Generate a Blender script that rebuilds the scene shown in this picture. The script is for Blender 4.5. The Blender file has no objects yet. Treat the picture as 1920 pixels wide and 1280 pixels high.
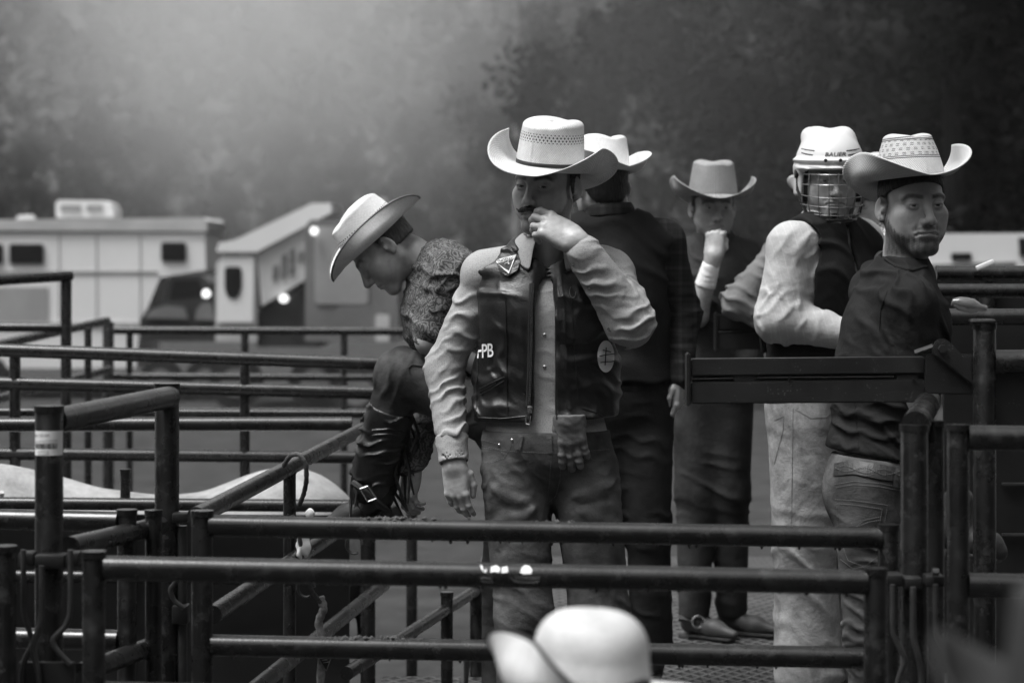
import bpy, bmesh, math, random
import numpy as np
from mathutils import Vector, Matrix
from mathutils.bvhtree import BVHTree

random.seed(7)
RNG = np.random.default_rng(7)
SC = bpy.context.scene
COL = SC.collection
R = math.radians

# ------------------------------------------------------------------ camera, sky, sun, exposure
FPX, HC, HY = 4533.0, 1.44, 489.0          # focal length in photo pixels, eye height over the walkway, horizon row
cd = bpy.data.cameras.new('camera'); cam = bpy.data.objects.new('camera', cd); COL.objects.link(cam)
cam.location = (0, 0, HC); cam.rotation_euler = (R(90), 0, 0)
cd.sensor_width = 36; cd.lens = 36 * FPX / 1920; cd.shift_y = -(640 - HY) / 1920
cd.clip_start = .1; cd.clip_end = 3000
cd.dof.use_dof = True; cd.dof.focus_distance = 6.6; cd.dof.aperture_fstop = 3.8
SC.camera = cam

SUN_EL, SUN_AZ = 66, -118                  # degrees; a bright patch of the overcast, high and behind the camera's left
w = bpy.data.worlds.new('World'); SC.world = w; w.use_nodes = True
nt = w.node_tree; bg = nt.nodes['Background']
sky = nt.nodes.new('ShaderNodeTexSky'); sky.sky_type = 'NISHITA'; sky.sun_disc = False
sky.sun_elevation = R(SUN_EL); sky.sun_rotation = R(SUN_AZ); sky.air_density = 1; sky.dust_density = 4; sky.ozone_density = 1
bw = nt.nodes.new('ShaderNodeRGBToBW')     # black and white photograph: neutral daylight
nt.links.new(sky.outputs[0], bw.inputs[0]); nt.links.new(bw.outputs[0], bg.inputs[0])
bg.inputs[1].default_value = .085
sd = bpy.data.lights.new('sun', 'SUN'); sun = bpy.data.objects.new('sun', sd); COL.objects.link(sun)
sd.energy = 1.5; sd.angle = R(28); sd.color = (1, 1, 1)
_az = R(SUN_AZ); sv = Vector((math.sin(_az) * math.cos(R(SUN_EL)), math.cos(_az) * math.cos(R(SUN_EL)), math.sin(R(SUN_EL))))
sun.rotation_euler = sv.to_track_quat('Z', 'Y').to_euler()
SC.view_settings.view_transform = 'Standard'; SC.view_settings.look = 'None'
SC.view_settings.exposure = 1.42; SC.view_settings.gamma = 1.0; SC.view_settings.use_curve_mapping = False
SC.cycles.use_denoising = True; SC.cycles.max_bounces = 6; SC.cycles.volume_bounces = 1
SC.cycles.sample_clamp_indirect = 4.0

# ------------------------------------------------------------------ helpers
def P(px, py, D):
    """photo pixel seen at distance D -> point in the place (metres)"""
    return Vector(((px - 960) / FPX * D, D, HC - (py - HY) / FPX * D))

def norm(v): v = Vector(v); return v.normalized()
def frame(fwd, up=(0, 0, 1)):
    y = norm(fwd); x = y.cross(Vector(up)).normalized(); z = x.cross(y)
    return Matrix((x, y, z)).transposed()            # columns: right, forward, up
def npm(m): return np.array(m, dtype=np.float32)

def mesh_obj(name, verts, faces, mat=None, parent=None, smooth=True, origin=None, attrs=None):
    me = bpy.data.meshes.new(name)
    v = np.asarray(verts, dtype=np.float32).reshape(-1, 3)
    if origin is not None: v = v - np.asarray(origin, dtype=np.float32)
    if isinstance(faces, np.ndarray):
        n, k = faces.shape
        me.vertices.add(len(v)); me.vertices.foreach_set('co', v.ravel())
        me.loops.add(n * k); me.loops.foreach_set('vertex_index', faces.astype(np.int32).ravel())
        me.polygons.add(n); me.polygons.foreach_set('loop_start', np.arange(0, n * k, k, dtype=np.int32))
        me.update(calc_edges=True)
    else:
        me.from_pydata(v.tolist(), [], [list(map(int, f)) for f in faces]); me.update()
    if smooth: me.shade_smooth()
    for k, a in (attrs or {}).items():
        at = me.attributes.new(k, 'FLOAT', 'POINT'); at.data.foreach_set('value', np.asarray(a, dtype=np.float32))
    if mat is not None: me.materials.append(mat)
    o = bpy.data.objects.new(name, me); COL.objects.link(o)
    if parent is not None: o.parent = parent
    return o

def tag(o, label=None, cat=None, group=None, kind=None):
    if label: o['label'] = label
    if cat: o['category'] = cat
    if group: o['group'] = group
    if kind: o['kind'] = kind
    return o
def empty(name, loc, label=None, cat=None, group=None):
    o = bpy.data.objects.new(name, None); COL.objects.link(o); o.location = loc; o.empty_display_size = .1
    return tag(o, label, cat, group)

class MB:
    """collects shapes (world coordinates) and links them as one mesh object"""
    def __init__(s): s.v = []; s.f = []; s.n = 0
    def add(s, v, f):
        s.v.append(np.asarray(v, dtype=np.float32).reshape(-1, 3)); s.f += [[i + s.n for i in q] for q in f]; s.n += len(s.v[-1]); return s
    def box(s, lo, hi, M=None, c=None, bev=0.0):
        lo = np.array(lo, float); hi = np.array(hi, float)
        if bev <= 0:
            v = np.array([[x, y, z] for x in (lo[0], hi[0]) for y in (lo[1], hi[1]) for z in (lo[2], hi[2])])
            f = [(0, 1, 3, 2), (4, 6, 7, 5), (0, 4, 5, 1), (2, 3, 7, 6), (0, 2, 6, 4), (1, 5, 7, 3)]
        else:
            b = bmesh.new(); bmesh.ops.create_cube(b, size=1)
            for q in b.verts: q.co = Vector(((lo + hi) / 2 + np.array(q.co) * (hi - lo)))
            bmesh.ops.bevel(b, geom=b.edges[:], offset=bev, segments=2, affect='EDGES', profile=.5)
            b.verts.index_update(); v = np.array([q.co[:] for q in b.verts]); f = [[q.index for q in p.verts] for p in b.faces]; b.free()
        if M is not None: v = v @ np.array(M.to_3x3()).T + np.array(M.translation if len(M) == 4 else (0, 0, 0))
        if c is not None: v = v + np.array(c)
        return s.add(v, f)
    def tube(s, pts, r, n=14, cap=True):
        pts = [Vector(p) for p in pts]; r = r if hasattr(r, '__len__') else [r] * len(pts)
        v = []; f = []; up = None
        for i, p in enumerate(pts):
            t = (pts[min(i + 1, len(pts) - 1)] - pts[max(i - 1, 0)]).normalized()
            if up is None: up = Vector((0, 0, 1)) if abs(t.z) < .9 else Vector((0, 1, 0))
            a = t.cross(up)
            if a.length < 1e-4: a = t.cross(Vector((1, .3, 0)))
            a.normalize(); b = a.cross(t).normalized(); up = b
            for k in range(n):
                q = 2 * math.pi * k / n; v.append(p + a * (math.cos(q) * r[i]) + b * (math.sin(q) * r[i]))
            if i:
                for k in range(n):
                    k2 = (k + 1) % n; f.append(((i - 1) * n + k, (i - 1) * n + k2, i * n + k2, i * n + k))
        if cap: f.append(list(range(n))[::-1]); f.append([(len(pts) - 1) * n + k for k in range(n)])
        return s.add([x[:] for x in v], f)
    def prism(s, pts, d):
        """polygon pts (3-D, planar) swept by vector d"""
        n = len(pts); p = np.array([list(x) for x in pts], float); v = np.concatenate([p, p + np.array(d)])
        f = [list(range(n)), list(range(2 * n - 1, n - 1, -1))] + [(i, n + i, n + (i + 1) % n, (i + 1) % n) for i in range(n)]
        return s.add(v, f)
    def build(s, name, mat, parent=None, origin=None, smooth=False, auto=True):
        if origin is None and parent is not None:
            origin = np.zeros(3); q = parent
            while q is not None: origin = origin + np.array(q.location); q = q.parent
        if origin is None: origin = (0, 0, 0)
        o = mesh_obj(name, np.concatenate(s.v), s.f, mat, parent, smooth, origin)
        b = bmesh.new(); b.from_mesh(o.data); bmesh.ops.recalc_face_normals(b, faces=b.faces)
        if auto:
            for p in b.faces: p.smooth = True
            for e in b.edges:
                if len(e.link_faces) == 2 and e.calc_face_angle(0) > R(38): e.smooth = False
        b.to_mesh(o.data); b.free()
        return o

# ------------------------------------------------------------------ materials (black and white photograph: greys only)
MATS = {}
def g(v): return (v, v, v, 1)
class NT:
    def __init__(s, name):
        s.m = bpy.data.materials.new(name); s.m.use_nodes = True; s.t = s.m.node_tree; s.p = s.t.nodes['Principled BSDF']
        MATS[name] = s.m
    def n(s, typ, **kw):
        x = s.t.nodes.new(typ)
        for k, v in kw.items(): setattr(x, k, v)
        return x
    def l(s, a, b): s.t.links.new(a, b)
    def val(s, x, sock):
        if isinstance(x, (int, float)): sock.default_value = x
        else: s.l(x, sock)
    def math(s, op, a, b=0.0, c=0.0, clamp=False):
        m = s.n('ShaderNodeMath', operation=op, use_clamp=clamp); s.val(a, m.inputs[0]); s.val(b, m.inputs[1])
        if op in ('MULTIPLY_ADD', 'WRAP', 'SMOOTH_MIN', 'COMPARE'): s.val(c, m.inputs[2])
        return m.outputs[0]
    def map(s, x, a, b, c, d, smooth=False):
        m = s.n('ShaderNodeMapRange'); m.interpolation_type = 'SMOOTHSTEP' if smooth else 'LINEAR'
        s.val(x, m.inputs[0]); 
        for i, q in enumerate((a, b, c, d)): s.val(q, m.inputs[i + 1])
        return m.outputs[0]
    def obj(s, scale=(1, 1, 1), rot=(0, 0, 0)):
        tc = s.n('ShaderNodeTexCoord'); mp = s.n('ShaderNodeMapping'); mp.inputs['Scale'].default_value = scale; mp.inputs['Rotation'].default_value = rot
        s.l(tc.outputs['Object'], mp.inputs[0]); return mp.outputs[0]
    def noise(s, scale, detail=5, rough=.55, vec=None, dist=0):
        x = s.n('ShaderNodeTexNoise'); x.inputs['Scale'].default_value = scale; x.inputs['Detail'].default_value = detail
        x.inputs['Roughness'].default_value = rough; x.inputs['Distortion'].default_value = dist
        s.l(vec if vec is not None else s.obj(), x.inputs['Vector']); return x.outputs['Fac']
    def attr(s, name): x = s.n('ShaderNodeAttribute', attribute_name=name); return x.outputs['Fac']
    def bump(s, h, strength=.3, dist=.002):
        b = s.n('ShaderNodeBump'); b.inputs['Strength'].default_value = strength; b.inputs['Distance'].default_value = dist
        s.l(h, b.inputs['Height']); s.l(b.outputs[0], s.p.inputs['Normal']); return b
    def base(s, x):
        c = s.n('ShaderNodeCombineColor')
        for i in range(3): s.val(x, c.inputs[i])
        s.l(c.outputs[0], s.p.inputs['Base Color'])
    def fin(s, rough=.6, spec=.4, metal=0, coat=0):
        s.val(rough, s.p.inputs['Roughness']); s.p.inputs['Specular IOR Level'].default_value = spec; s.p.inputs['Metallic'].default_value = metal
        s.p.inputs['Coat Weight'].default_value = coat
        return s.m

def simple(name, col, rough=.6, var=.3, vscale=6, bump=.2, bscale=40, bdist=.002, spec=.4, metal=0, stretch=(1, 1, 1), vlo=None):
    t = NT(name); v = t.obj(stretch)
    n1 = t.noise(vscale, 6, .6, v); t.base(t.map(n1, .3, .7, col * (1 - var), col * (1 + var)))
    if bump: t.bump(t.noise(bscale, 4, .6, v), bump, bdist)
    return t.fin(rough, spec, metal)

def pipe_mat(name, col, dust):
    """wet, chipped dark enamel with patches of pale dust"""
    t = NT(name)
    n1 = t.noise(9, 7, .65); n2 = t.noise(160, 3, .6); n3 = t.noise(28, 5, .7)
    d = t.map(n3, .52, .75, 0, 1.0)
    speck = t.map(n2, .70, .78, 0, .10)
    b = t.math('ADD', t.map(n1, .25, .75, col * .7, col * 1.35), speck)
    b = t.math('ADD', b, t.math('MULTIPLY', d, dust))
    t.base(b); t.bump(t.math('ADD', t.math('MULTIPLY', n3, .6), n2), .25, .0012)
    return t.fin(t.map(n1, .3, .7, .20, .34), .6)

pipe_mat('pipe_near', .007, .030)
pipe_mat('pipe_far', .012, .03)
simple('steel_dark', .010, .45, .4, 7, .25, 70)
simple('rod', .03, .35, .5, 20, .2, 60, spec=.6)
simple('chrome', .6, .25, .2, 30, 0, metal=1)
simple('dirt', .036, .95, .45, 2.2, .8, 14, .03, spec=.2)
simple('hill', .035, 1, .6, .08, 0, spec=0)
simple('trailer_white', .74, .45, .06, .4, .05, 8, spec=.4)
simple('trailer_roof', .42, .6, .2, 1.2, .1, 8)
simple('trailer_grey', .30, .5, .2, .8, .05, 8)
simple('glass_dark', .015, .2, .3, 1, 0, spec=.3)
simple('vehicle_dark', .035, .35, .3, 1, 0, spec=.5)
simple('vehicle_mid', .16, .4, .25, 1, 0, spec=.5)
simple('vehicle_pale', .46, .5, .15, .6, .05, 6)
simple('tyre', .02, .85, .3, 10, .3, 30)
simple('letter_grey', .12, .6, .2, 3, 0)
simple('paper', .72, .7, .08, 20, .1, 60)
simple('ink', .02, .6, .1, 20, 0)
simple('paint_white', .8, .55, .1, 30, .2, 80)
simple('bark', .015, .95, .4, 5, .8, 12, .03, stretch=(1, 1, .2), spec=.1)
simple('rope', .09, .95, .5, 60, .8, 220, .003)
simple('rope_pale', .2, .95, .5, 60, .8, 220, .003)
def emit(name, s):
    t = NT(name); t.base(.9); t.p.inputs['Emission Color'].default_value = g(1); t.p.inputs['Emission Strength'].default_value = s; t.fin(.3)
emit('lamp_lit', .55)
def leaf_mat(name, col):
    t = NT(name); r = t.n('ShaderNodeObjectInfo').outputs['Random']
    n = t.noise(.55, 4, .6); b = t.map(n, .3, .7, col * .7, col * 1.3)
    t.base(b); return t.fin(.9, .0)
leaf_mat('leaf', .045); leaf_mat('leaf_dark', .012)
# ------------------------------------------------------------------ ground, hills, haze
GZ = -0.9
def grid_surface(xs, ys, zf):
    X, Y = np.meshgrid(xs, ys, indexing='ij'); Z = zf(X, Y)
    v = np.stack([X, Y, Z], -1).reshape(-1, 3); nx, ny = len(xs), len(ys)
    i = np.arange(nx - 1)[:, None] * ny + np.arange(ny - 1)[None]; i = i.ravel()
    return v, np.stack([i, i + ny, i + ny + 1, i + 1], 1)
def wav(x, y, sc, seed):
    r = np.random.default_rng(seed); o = 0
    for k in range(6):
        a = r.uniform(0, 6.28); f = (1 + k * .7) / sc; o = o + np.sin((x * np.cos(a) + y * np.sin(a)) * f + r.uniform(0, 6.28)) / (1 + k * .6)
    return o / 3
def hill_z(X, Y):
    """the ground rises into a wooded slope; the slope starts nearer on the right"""
    start = 150 - 100 * np.clip((X + 4) / 40, -.2, 1)
    t = np.clip((Y - start) / 330, 0, 1)
    return GZ + 78 * t ** 1.25 * (1 + .12 * wav(X, Y, 60, 3)) + np.where(Y < 60, .02, .25) * wav(X, Y, 3 + Y * .02, 5)
gs = np.concatenate([np.linspace(-100, -4, 13), np.linspace(-2, 40, 43), np.linspace(42, 620, 70)])
xs = np.concatenate([np.linspace(-400, -22, 30), np.linspace(-20, 20, 61), np.linspace(22, 400, 30)])
v, f = grid_surface(xs, gs, hill_z)
tag(mesh_obj('ground', v, f, MATS['dirt']), kind='structure')

hz = bpy.data.materials.new('haze'); hz.use_nodes = True; ht = hz.node_tree; ht.nodes.clear()
ho = ht.nodes.new('ShaderNodeOutputMaterial'); hv = ht.nodes.new('ShaderNodeVolumePrincipled')
hv.inputs['Color'].default_value = g(.92); hv.inputs['Density'].default_value = .0003; hv.inputs['Anisotropy'].default_value = .1
ht.links.new(hv.outputs[0], ho.inputs['Volume'])
hb = MB().box((-420, -110, GZ - 6), (420, 640, 118)).build('haze', hz); tag(hb, 'thin pale dusty air over the whole place', kind='stuff')

# ------------------------------------------------------------------ trees
def leaf_cloud(n, fn, size, seed):
    r = np.random.default_rng(seed); V = []; 
    for i in range(n):
        c = fn(r); a = r.normal(size=3); a /= np.linalg.norm(a); b = np.cross(a, r.normal(size=3)); b /= np.linalg.norm(b)
        s = size * r.uniform(.5, 1.3); a *= s; b *= s * .6
        V += [c - a, c + b * .9, c + a, c - b * .9]
    return np.array(V, np.float32), np.arange(4 * n).reshape(n, 4)
def crown_fn(h, rad, clumps):
    def fn(r):
        c = clumps[r.integers(len(clumps))]; d = r.normal(size=3); d /= np.linalg.norm(d)
        return np.array(c[:3]) + d * c[3] * r.uniform(.1, 1.05) ** .6
    return fn
def tree_protos():
    out = []
    for k in range(4):
        r = np.random.default_rng(30 + k); h = 14.; con = k == 3; cl = []
        for i in range(46):
            u = r.uniform(-.02, 1); w_ = (1 - u) * 3.4 + .5 if con else 3.9 * math.sin(math.pi * min(1, max(.16, .20 + u * .76))) + .3
            a = r.uniform(0, 6.28); q = w_ * r.uniform(.05, 1); cl.append((math.cos(a) * q, math.sin(a) * q, h * (.12 + .86 * u), r.uniform(.6, 1.5) * (.7 if con else 1)))
        v, f = leaf_cloud(11000, crown_fn(h, 4, cl), .17, 50 + k)
        me = bpy.data.meshes.new('crown'); me.from_pydata(v.tolist(), [], f.tolist()); me.materials.append(MATS['leaf' if k % 2 else 'leaf_dark'])
        mb = MB(); mb.tube([(0, 0, -.6), (.05, 0, 3), (-.1, .1, 8), (0, 0, 12.5)], [.26, .2, .12, .03], 8)
        for c in cl[:12]: mb.tube([(0, 0, c[2] * .72), (c[0] * .5, c[1] * .5, c[2] * .88), c[:3]], [.07, .05, .015], 5)
        t = mb.build('trunk', MATS['bark']); tm = t.data; bpy.data.objects.remove(t)
        out.append((me, tm))
    return out
TP = tree_protos()
def tree(x, y, k, sc, label, group):
    e = empty('tree', (x, y, float(hill_z(np.array(float(x)), np.array(float(y))))), label, 'tree', group)
    e.scale = (sc, sc, sc * random.uniform(.9, 1.15)); e.rotation_euler.z = random.uniform(0, 6.28)
    for n, me in zip(('crown', 'trunk'), TP[k]):
        o = bpy.data.objects.new(n, me); COL.objects.link(o); o.parent = e
    return e
# trees one can tell apart: the dark stand near on the right, the belt behind the trailers, the middle trees
for i, (px, D, k, sc) in enumerate([(1175, 76, 0, 1.0), (1275, 66, 2, 1.0), (1395, 46, 1, .85), (1530, 40, 0, .8), (1655, 40, 0, .9), (1790, 36, 2, .85), (1935, 44, 0, 1.0), (1480, 54, 3, 1.1), (1720, 50, 1, 1.1), (1860, 46, 1, 1.1), (2010, 40, 3, 1.0), (1330, 72, 3, 1.2), (1620, 62, 0, 1.2)]):
    tree((px - 960) / FPX * D, D, k, sc, 'dark tree in the close stand behind the riders on the right', 'dark trees on the right')
for i, (px, D, k, sc) in enumerate([(-60, 120, 0, .62), (60, 112, 1, .6), (170, 124, 2, .66), (290, 118, 0, .6), (420, 128, 3, .58), (540, 122, 1, .6), (650, 130, 2, .62), (770, 118, 0, .66), (880, 108, 1, .8), (1000, 96, 2, .9)]):
    tree((px - 960) / FPX * D, D, k, sc, 'tree fading into haze in the belt behind the trailers', 'trees behind the trailers')
# the far wood on the slope reads as one mass
vv = []; ff = []
r = np.random.default_rng(4)
for i in range(260):
    D = r.uniform(170, 470); px = r.uniform(-250, 2200); x = (px - 960) / FPX * D
    z = float(hill_z(np.array(x), np.array(D))); cl = [(r.normal() * 2.4, r.normal() * 2.4, r.uniform(2, 13), r.uniform(1.4, 3)) for _ in range(9)]
    v, f = leaf_cloud(150, crown_fn(12, 4, cl), 1.0, 900 + i); vv.append(v + np.array((x, D, z), np.float32)); ff.append(f + 600 * i)
tag(mesh_obj('wooded_slope', np.concatenate(vv), np.concatenate(ff), MATS['leaf'], smooth=False), 'far wooded slope fading into pale haze', kind='stuff')

# added unseen tree ring behind and beside the camera, blocks low sky light
vv = []; ff = []; n_ = 0
for i in range(150):
    a = R(r.uniform(58, 302)); q = r.uniform(22, 46); x, y = math.sin(a) * q, math.cos(a) * q
    if y > 2 and abs(x) < y * .35 + 6: continue
    cl = [(r.normal() * 2.0, r.normal() * 2.0, r.uniform(.5, 17), r.uniform(1.4, 2.8)) for _ in range(14)]
    v, f = leaf_cloud(300, crown_fn(12, 4, cl), .75, 1900 + i); vv.append(v + np.array((x, y, GZ), np.float32)); ff.append(f + n_); n_ += len(v)
tag(mesh_obj('added_wood', np.concatenate(vv), np.concatenate(ff), MATS['leaf_dark'], smooth=False), 'added ring of dark trees out of view, blocking low sky light', kind='stuff')
# bank of pale dust hanging in front of the slope
def dust_cloud(loc, scl, lo, hi, label):
    dm = bpy.data.materials.new('dust'); dm.use_nodes = True; q = dm.node_tree; q.nodes.clear(); N = q.nodes.new; Lk = q.links.new
    do = N('ShaderNodeOutputMaterial'); dv = N('ShaderNodeVolumePrincipled'); dv.inputs['Color'].default_value = g(.92); Lk(dv.outputs[0], do.inputs['Volume'])
    tc = N('ShaderNodeTexCoord'); ln = N('ShaderNodeVectorMath'); ln.operation = 'LENGTH'; Lk(tc.outputs['Object'], ln.inputs[0])
    m1 = N('ShaderNodeMapRange'); m1.interpolation_type = 'SMOOTHSTEP'; Lk(ln.outputs['Value'], m1.inputs[0])
    nz = N('ShaderNodeTexNoise'); nz.inputs['Scale'].default_value = 1.7; nz.inputs['Detail'].default_value = 3; Lk(tc.outputs['Object'], nz.inputs['Vector'])
    m2 = N('ShaderNodeMapRange'); Lk(nz.outputs['Fac'], m2.inputs[0])
    for m, v in ((m1, (1, .1, 0, 1)), (m2, (.3, .7, lo, hi))):
        for i_, x in enumerate(v): m.inputs[i_ + 1].default_value = x
    mm_ = N('ShaderNodeMath'); mm_.operation = 'MULTIPLY'; Lk(m1.outputs[0], mm_.inputs[0]); Lk(m2.outputs[0], mm_.inputs[1]); Lk(mm_.outputs[0], dv.inputs['Density'])
    b = bmesh.new(); bmesh.ops.create_icosphere(b, subdivisions=3, radius=1); me = bpy.data.meshes.new('dust_cloud'); b.to_mesh(me); b.free(); me.materials.append(dm)
    dc = bpy.data.objects.new('dust_cloud', me); COL.objects.link(dc); dc.location = loc; dc.scale = scl; tag(dc, label, kind='stuff')
dust_cloud((-9.4, 90, 11.5), (14, 27, 12.5), .012, .036, 'pale cloud of dust hanging in front of the wooded slope')
dust_cloud((.9, 31, 4.2), (5.6, 5.5, 5.5), .005, .021, 'thinner veil of dust drifting behind the moustached rider')

# tall thin pole standing in the haze
pb = P(968, 489, 82); e = empty('pole', (pb.x, 82, GZ), 'tall thin pole rising behind the moustached rider', 'pole')
MB().tube([(pb.x, 82, GZ), (pb.x, 82, 12)], [.10, .07], 10).build('shaft', MATS['vehicle_mid'], e)
MB().box((pb.x - .12, 81.9, 9.2), (pb.x + .12, 82.1, 9.5), bev=.03).build('fitting', MATS['vehicle_mid'], e)

# ------------------------------------------------------------------ vehicles
def panel_poly(poly_px, D, depth, name, mat, parent, bev=0):
    """outline in the plane facing us at distance D, with real depth behind it"""
    pts = [P(x, y, D) for x, y in poly_px]
    return MB().prism(pts, (0, depth, 0)).build(name, mat, parent)
def rrect(x0, y0, x1, y1, r, n=4):
    o = []
    for cx, cy, a0 in ((x1 - r, y0 + r, -90), (x1 - r, y1 - r, 0), (x0 + r, y1 - r, 90), (x0 + r, y0 + r, 180)):
        for k in range(n + 1): a = R(a0 + 90 * k / n); o.append((cx + r * math.cos(a), cy + r * math.sin(a)))
    return o
def wheel(c, r, wd, parent):
    t = MB().tube([(c[0], c[1] - wd / 2, c[2]), (c[0], c[1] + wd / 2, c[2])], r, 20).build('wheel', MATS['tyre'], parent)
    MB().tube([(c[0], c[1] - wd / 2 - .02, c[2]), (c[0], c[1] - wd / 2 + .01, c[2])], r * .55, 14).build('rim', MATS['vehicle_mid'], t)

D = 41.0
tr = empty('horse_trailer', P(150, 746, D), 'long white gooseneck trailer with dark windows and roof air conditioner', 'trailer')
panel_poly([(-420, 437), (384, 437), (386, 506), (300, 520), (262, 612), (255, 690), (-420, 690)], D, 2.5, 'body', MATS['trailer_white'], tr)
panel_poly([(-420, 430), (-418, 414), (70, 411), (380, 408), (388, 414), (388, 434)], D - .06, 2.62, 'roof', MATS['trailer_roof'], tr)
for x0, x1, y0, y1 in ((18, 81, 458, 494), (-52, 4, 458, 494), (303, 348, 455, 489)):
    wf = panel_poly(rrect(x0 - 2, y0 - 2, x1 + 2, y1 + 2, 6), D - .03, .06, 'window_frame', MATS['trailer_grey'], tr)
    panel_poly(rrect(x0, y0, x1, y1, 5), D - .05, .03, 'pane', MATS['glass_dark'], wf)
ac = panel_poly([(105, 408), (104, 382), (109, 375), (190, 376), (207, 381), (213, 392), (213, 408)], D + .5, .8, 'air_conditioner', MATS['trailer_white'], tr)
for x0, x1 in ((113, 152), (162, 192)): panel_poly(rrect(x0, 384, x1, 398, 2), D + .47, .04, 'grille', MATS['trailer_grey'], ac)
panel_poly([(30, 411), (33, 404), (55, 402), (60, 411)], D + .6, .4, 'roof_vent', MATS['trailer_white'], tr)
panel_poly([(-420, 538), (90, 538), (90, 612), (-420, 612)], D - .02, .03, 'lower_panel', MATS['trailer_grey'], tr)
for x_ in (110, 180, 262): panel_poly([(x_, 440), (x_ + 2, 440), (x_ + 2, 600), (x_, 600)], D - .012, .02, 'panel_seam', MATS['trailer_grey'], tr)
panel_poly([(-420, 604), (258, 604), (258, 612), (-420, 612)], D - .03, .04, 'skirt_trim', MATS['trailer_roof'], tr)
panel_poly([(-420, 508), (296, 508), (294, 513), (-420, 513)], D - .022, .03, 'side_stripe', MATS['trailer_grey'], tr)
for q in (-120, -25): c = P(q, 700, D); wheel((c.x, D - .02, GZ + .38), .38, .26, tr)

# dark pickup under the gooseneck
D = 40.0
pk = empty('pickup_truck', P(330, 760, D), 'dark pickup truck parked under the nose of the white trailer', 'pickup')
panel_poly([(262, 600), (262, 640), (404, 640), (404, 575), (392, 556), (300, 566), (275, 580)], D, 1.9, 'body', MATS['vehicle_dark'], pk)
cb = panel_poly([(303, 568), (312, 528), (322, 516), (378, 516), (394, 530), (398, 566)], D + .15, 1.5, 'cab', MATS['vehicle_dark'], pk)
panel_poly([(318, 558), (324, 526), (372, 524), (384, 556)], D + .11, .06, 'windscreen', MATS['glass_dark'], cb)
panel_poly([(270, 596), (285, 580), (310, 573), (345, 577), (352, 598)], D - .08, .2, 'mudguard', MATS['vehicle_mid'], pk)
panel_poly([(366, 600), (368, 580), (380, 568), (396, 568), (402, 600)], D - .08, .2, 'mudguard', MATS['vehicle_mid'], pk)
c = P(385, 551, D - .1); MB().tube([(c.x, c.y, c.z), (c.x, c.y + .12, c.z)], [.05, .07], 12).build('headlight', MATS['lamp_lit'], pk)
for q in (300, 385): c = P(q, 700, D); wheel((c.x, D + .12, GZ + .36), .36, .24, pk)

# truck with a sloping cab-over body
D = 38.0
bt = empty('box_truck', P(470, 770, D), 'pale box truck with steep sloping body, rounded door window and lettering', 'truck')
panel_poly([(404, 490), (404, 640), (482, 640), (482, 490)], D, 2.0, 'rear_wall', MATS['vehicle_pale'], bt)
dr = panel_poly([(412, 482), (476, 482), (474, 604), (408, 604)], D - .05, .06, 'door', MATS['trailer_white'], bt)
panel_poly([(421, 504), (426, 500), (448, 500), (453, 505), (453, 540), (447, 555), (437, 560), (426, 555), (421, 540)], D - .07, .03, 'pane', MATS['glass_dark'], dr)
panel_poly([(410, 455), (405, 472), (482, 472), (622, 398), (620, 381), (585, 381), (440, 450)], D - .1, 2.2, 'sloping_roof', MATS['trailer_white'], bt)
panel_poly([(482, 474), (604, 410), (604, 505), (490, 574)], D - .02, 1.9, 'side_wall', MATS['vehicle_pale'], bt)
for k, (x, y, hgt) in enumerate([(512, 500, 26), (528, 480, 42), (543, 470, 46), (560, 474, 16)]):
    panel_poly([(x, y), (x + 9, y - 5), (x + 8, y + hgt - 5), (x - 1, y + hgt)], D - .05, .025, 'letter', MATS['letter_grey'], bt)
panel_poly([(482, 586), (604, 506), (604, 650), (482, 650)], D + .1, 1.6, 'under_body', MATS['vehicle_dark'], bt)
c = P(588, 433, 35.8); lm = MB().tube([(c.x, c.y, c.z), (c.x, c.y + .1, c.z)], [.05, .06], 12).build('marker_lamp', MATS['lamp_lit'], bt)
c = P(530, 560, D - .2); MB().tube([(c.x, c.y, c.z), (c.x, c.y + .3, c.z)], [.055, .065], 12).build('headlight', MATS['lamp_lit'], bt)
for q in (440, 590): c = P(q, 700, D); wheel((c.x, D + .2, GZ + .42), .42, .3, bt)

# big grey van to the right of it
D = 36.0
vn = empty('grey_van', P(660, 780, D), 'big grey van with rounded wheel arch behind the bending rider', 'van')
panel_poly([(572, 640), (572, 425), (582, 412), (700, 408), (742, 430), (748, 640)], D, 2.2, 'body', MATS['vehicle_mid'], vn)
panel_poly(rrect(590, 425, 690, 570, 8), D - .03, .04, 'side_panel', MATS['trailer_grey'], vn)
panel_poly([(622, 640), (624, 590), (634, 574), (700, 572), (716, 588), (720, 640)], D - .08, .12, 'wheel_arch', MATS['vehicle_mid'], vn)
panel_poly(rrect(708, 370, 724, 380, 3), D, .2, 'roof_lamp', MATS['vehicle_pale'], vn)
c = P(670, 700, D); wheel((c.x, D - .02, GZ + .42), .42, .3, vn)
panel_poly(rrect(704, 590, 730, 640, 3), D - .12, .05, 'mud_flap', MATS['vehicle_pale'], vn)

# white vehicle far right
D = 30.0
rv = empty('white_van', P(1850, 800, D), 'white low van behind the fence at the right edge', 'van')
panel_poly([(1740, 560), (1742, 452), (1760, 438), (2060, 436), (2070, 560)], D, 2.0, 'body', MATS['trailer_white'], rv)
panel_poly(rrect(1784, 474, 1822, 488, 3), D - .03, .04, 'grille', MATS['glass_dark'], rv)
panel_poly([(1735, 496), (1905, 490), (1905, 515), (1735, 520)], D - .05, .06, 'bumper', MATS['vehicle_mid'], rv)
panel_poly([(1910, 446), (2040, 446), (2040, 480), (1912, 480)], D - .03, .04, 'pane', MATS['glass_dark'], rv)
for q in (1780, 2030): c = P(q, 700, D); wheel((c.x, D + .05, GZ + .36), .36, .24, rv)

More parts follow.
